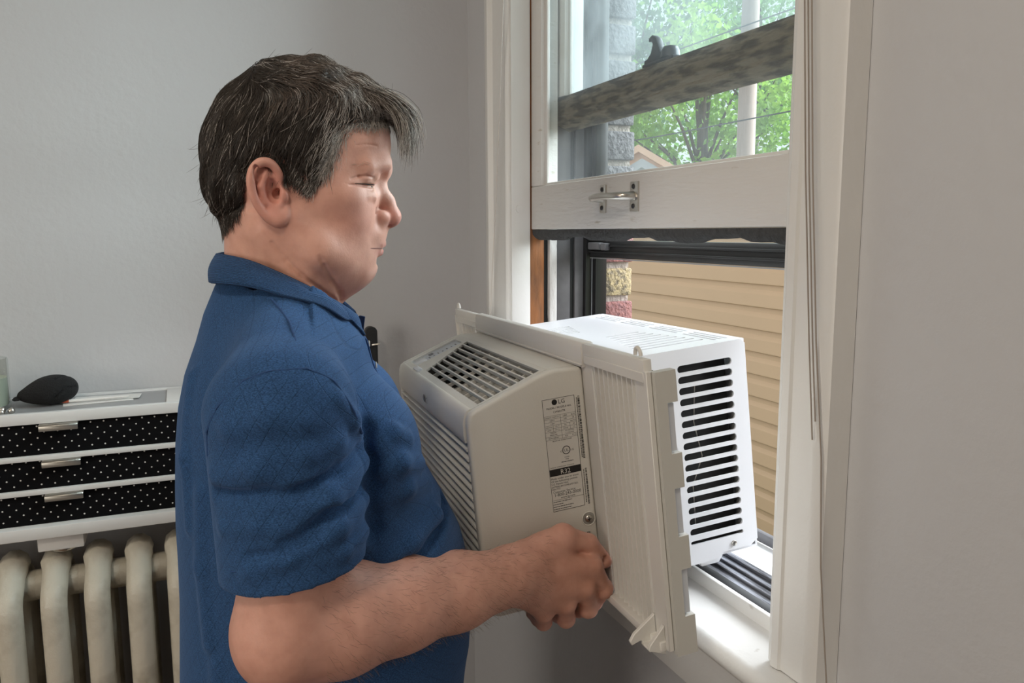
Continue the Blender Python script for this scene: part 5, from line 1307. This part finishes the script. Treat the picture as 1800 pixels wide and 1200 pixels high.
# long wavy locks falling over the brow
n2 = 1100
cl = RNG.integers(0, 14, n2); cx = np.linspace(-.040, .040, 14)[cl]
R2 = np.stack([cx+RNG.normal(size=n2)*.0035,   .066+RNG.normal(size=n2)*.010, .160+RNG.normal(size=n2)*.003], 1)
endz = (.078+.034*np.random.default_rng(5).random(14))[cl]; endy = (.112+.015*np.random.default_rng(6).random(14))[cl]
def lock(P, k):
    t = k/11; tx = cx*1.25+.004*np.sin(cl*2.3+k*.9); ty = .085+(endy-.085)*np.minimum(1, t*1.5+.15); tz = .152+(endz-.152)*max(0, t)**1.5
    tgt = np.stack([tx, ty, tz], 1); return (tgt-P)*60+np.stack([0*P[:, 0], np.full(len(P), .6*(1-t)), np.full(len(P), -.25-.9*t)], 1)
g2 = RNG.random(n2) < .60
c2 = np.where(g2[:, None], np.array([.56, .51, .46])*RNG.uniform(.5, 1.15, (n2, 1)), np.array([.050, .037, .028])*RNG.uniform(.6, 1.5, (n2, 1)))
S2 = strands(R2, 12, RNG.uniform(.0060, .0092, n2), lock, .0, .00024, c2, .26, wav=.55, project=False)
# loose flyaway hairs round the outline
n3 = 420; p3 = RNG.integers(0, len(area_p), n3); R3 = area_p[p3]
S3 = strands(R3, 7, RNG.uniform(.0015, .0030, n3), lambda P, k: flow(P, k)+KV.grad(P)*.32, .0, .00018, np.tile(np.array([.10, .08, .065]), (n3, 1)), .5, project=False)
off = 0; a_, b_, c_ = [], [], []
for v, f, c in (S1, S2, S3): a_.append(v); b_.append(f+off); c_.append(c); off += len(v)
tag(np_mesh('hair_strands', turn_head(np.concatenate(a_)), np.concatenate(b_), 'hair', hair, np.concatenate(c_)), kind='stuff')
# eyebrows: sparse fair hairs along the brow
KVs = KV; KV = HV; nb_ = 50
by = RNG.uniform(.052, .088, nb_); bz = .0700+.004*np.sin((by-.05)*70)+RNG.normal(size=nb_)*.0018
bx = np.array([HV.surf_x(y, z) or .03 for y, z in zip(by, bz)])
RB = np.stack([bx, by, bz], 1); RB = np.concatenate([RB, RB*np.array([-1, 1, 1])])
SB = strands(RB, 4, RNG.uniform(.0014, .0022, 2*nb_), lambda P, k: np.stack([np.sign(P[:, 0])*.3, np.full(len(P), -.9), np.full(len(P), .05)], 1)+HV.grad(P)*.25, .0, .00014, np.tile(np.array([.52, .36, .27]), (2*nb_, 1))*RNG.uniform(.6, 1.4, (2*nb_, 1)), .25, project=False)
tag(np_mesh('eyebrows', turn_head(SB[0]), SB[1], 'hair', body, SB[2]), kind='stuff'); KV = KVs
# fine hairs on the near forearm
n4 = 2200; m_ = (RVv[:, 1] > .0) & (RVv[:, 1] < .27) & (RVv[:, 2] > -.47); cand = RVv[m_]; R4 = cand[RNG.integers(0, len(cand), n4)]
KVs = KV; KV = RV
S4 = strands(R4, 4, RNG.uniform(.0016, .0030, n4), lambda P, k: np.stack([np.full(len(P), .1), np.full(len(P), .8), np.full(len(P), -.5)], 1)+RV.grad(P)*.45, .0, .00009, np.where((RNG.random(n4) < .5)[:, None], np.array([[.05, .03, .02]]), np.array([[.34, .22, .13]])), .5, project=False)
tag(np_mesh('arm_hair', S4[0], S4[1], 'hair', body, S4[2]), kind='stuff'); KV = KVs

# small felt cap on the tray
cp_ = tag(empty('cap', (-1.708, -.246, tz-.0034)), 'small black felt cap lying on the tray beside the candle jar', 'cap')
QV = Vol((-.07, -.08, -.005), (.07, .08, .075), .002)
QV.add(ell((0, .004, .026), (.040, .044, .026))); QV.add(ell((.004, .012, .034), (.034, .036, .022)), .008); QV.add(ell((-.004, -.024, .020), (.032, .030, .015)), .010)
chain(QV, [(.034, -.010, .030), (.020, .020, .054), (-.010, .034, .050)], .0016, .003, sub=True); chain(QV, [(.037, .010, .016), (.034, .030, .036), (.015, .045, .034)], .0014, .003, sub=True)
QV.sub((lambda X, Y, Z_: Z_-.0005+0*X+0*Y, (-.07, -.08, -.006), (.07, .08, .001)), .002)
qv, qf = QV.mesh(); cw = np_mesh('crown', qv-np.array([0, 0, PZ]), qf, 'felt_black', cp_)
q = MB(); q.prism([(-.026, 0), (-.022, -.010), (-.009, -.015), (.009, -.015), (.022, -.010), (.026, 0)], 2, 0, .003)
pk = q.build('peak', 'felt_black', cp_, .001); pk.location = (-.003, -.046, .015); pk.rotation_euler = (math.radians(8), 0, 0)
bpy.context.view_layer.update()
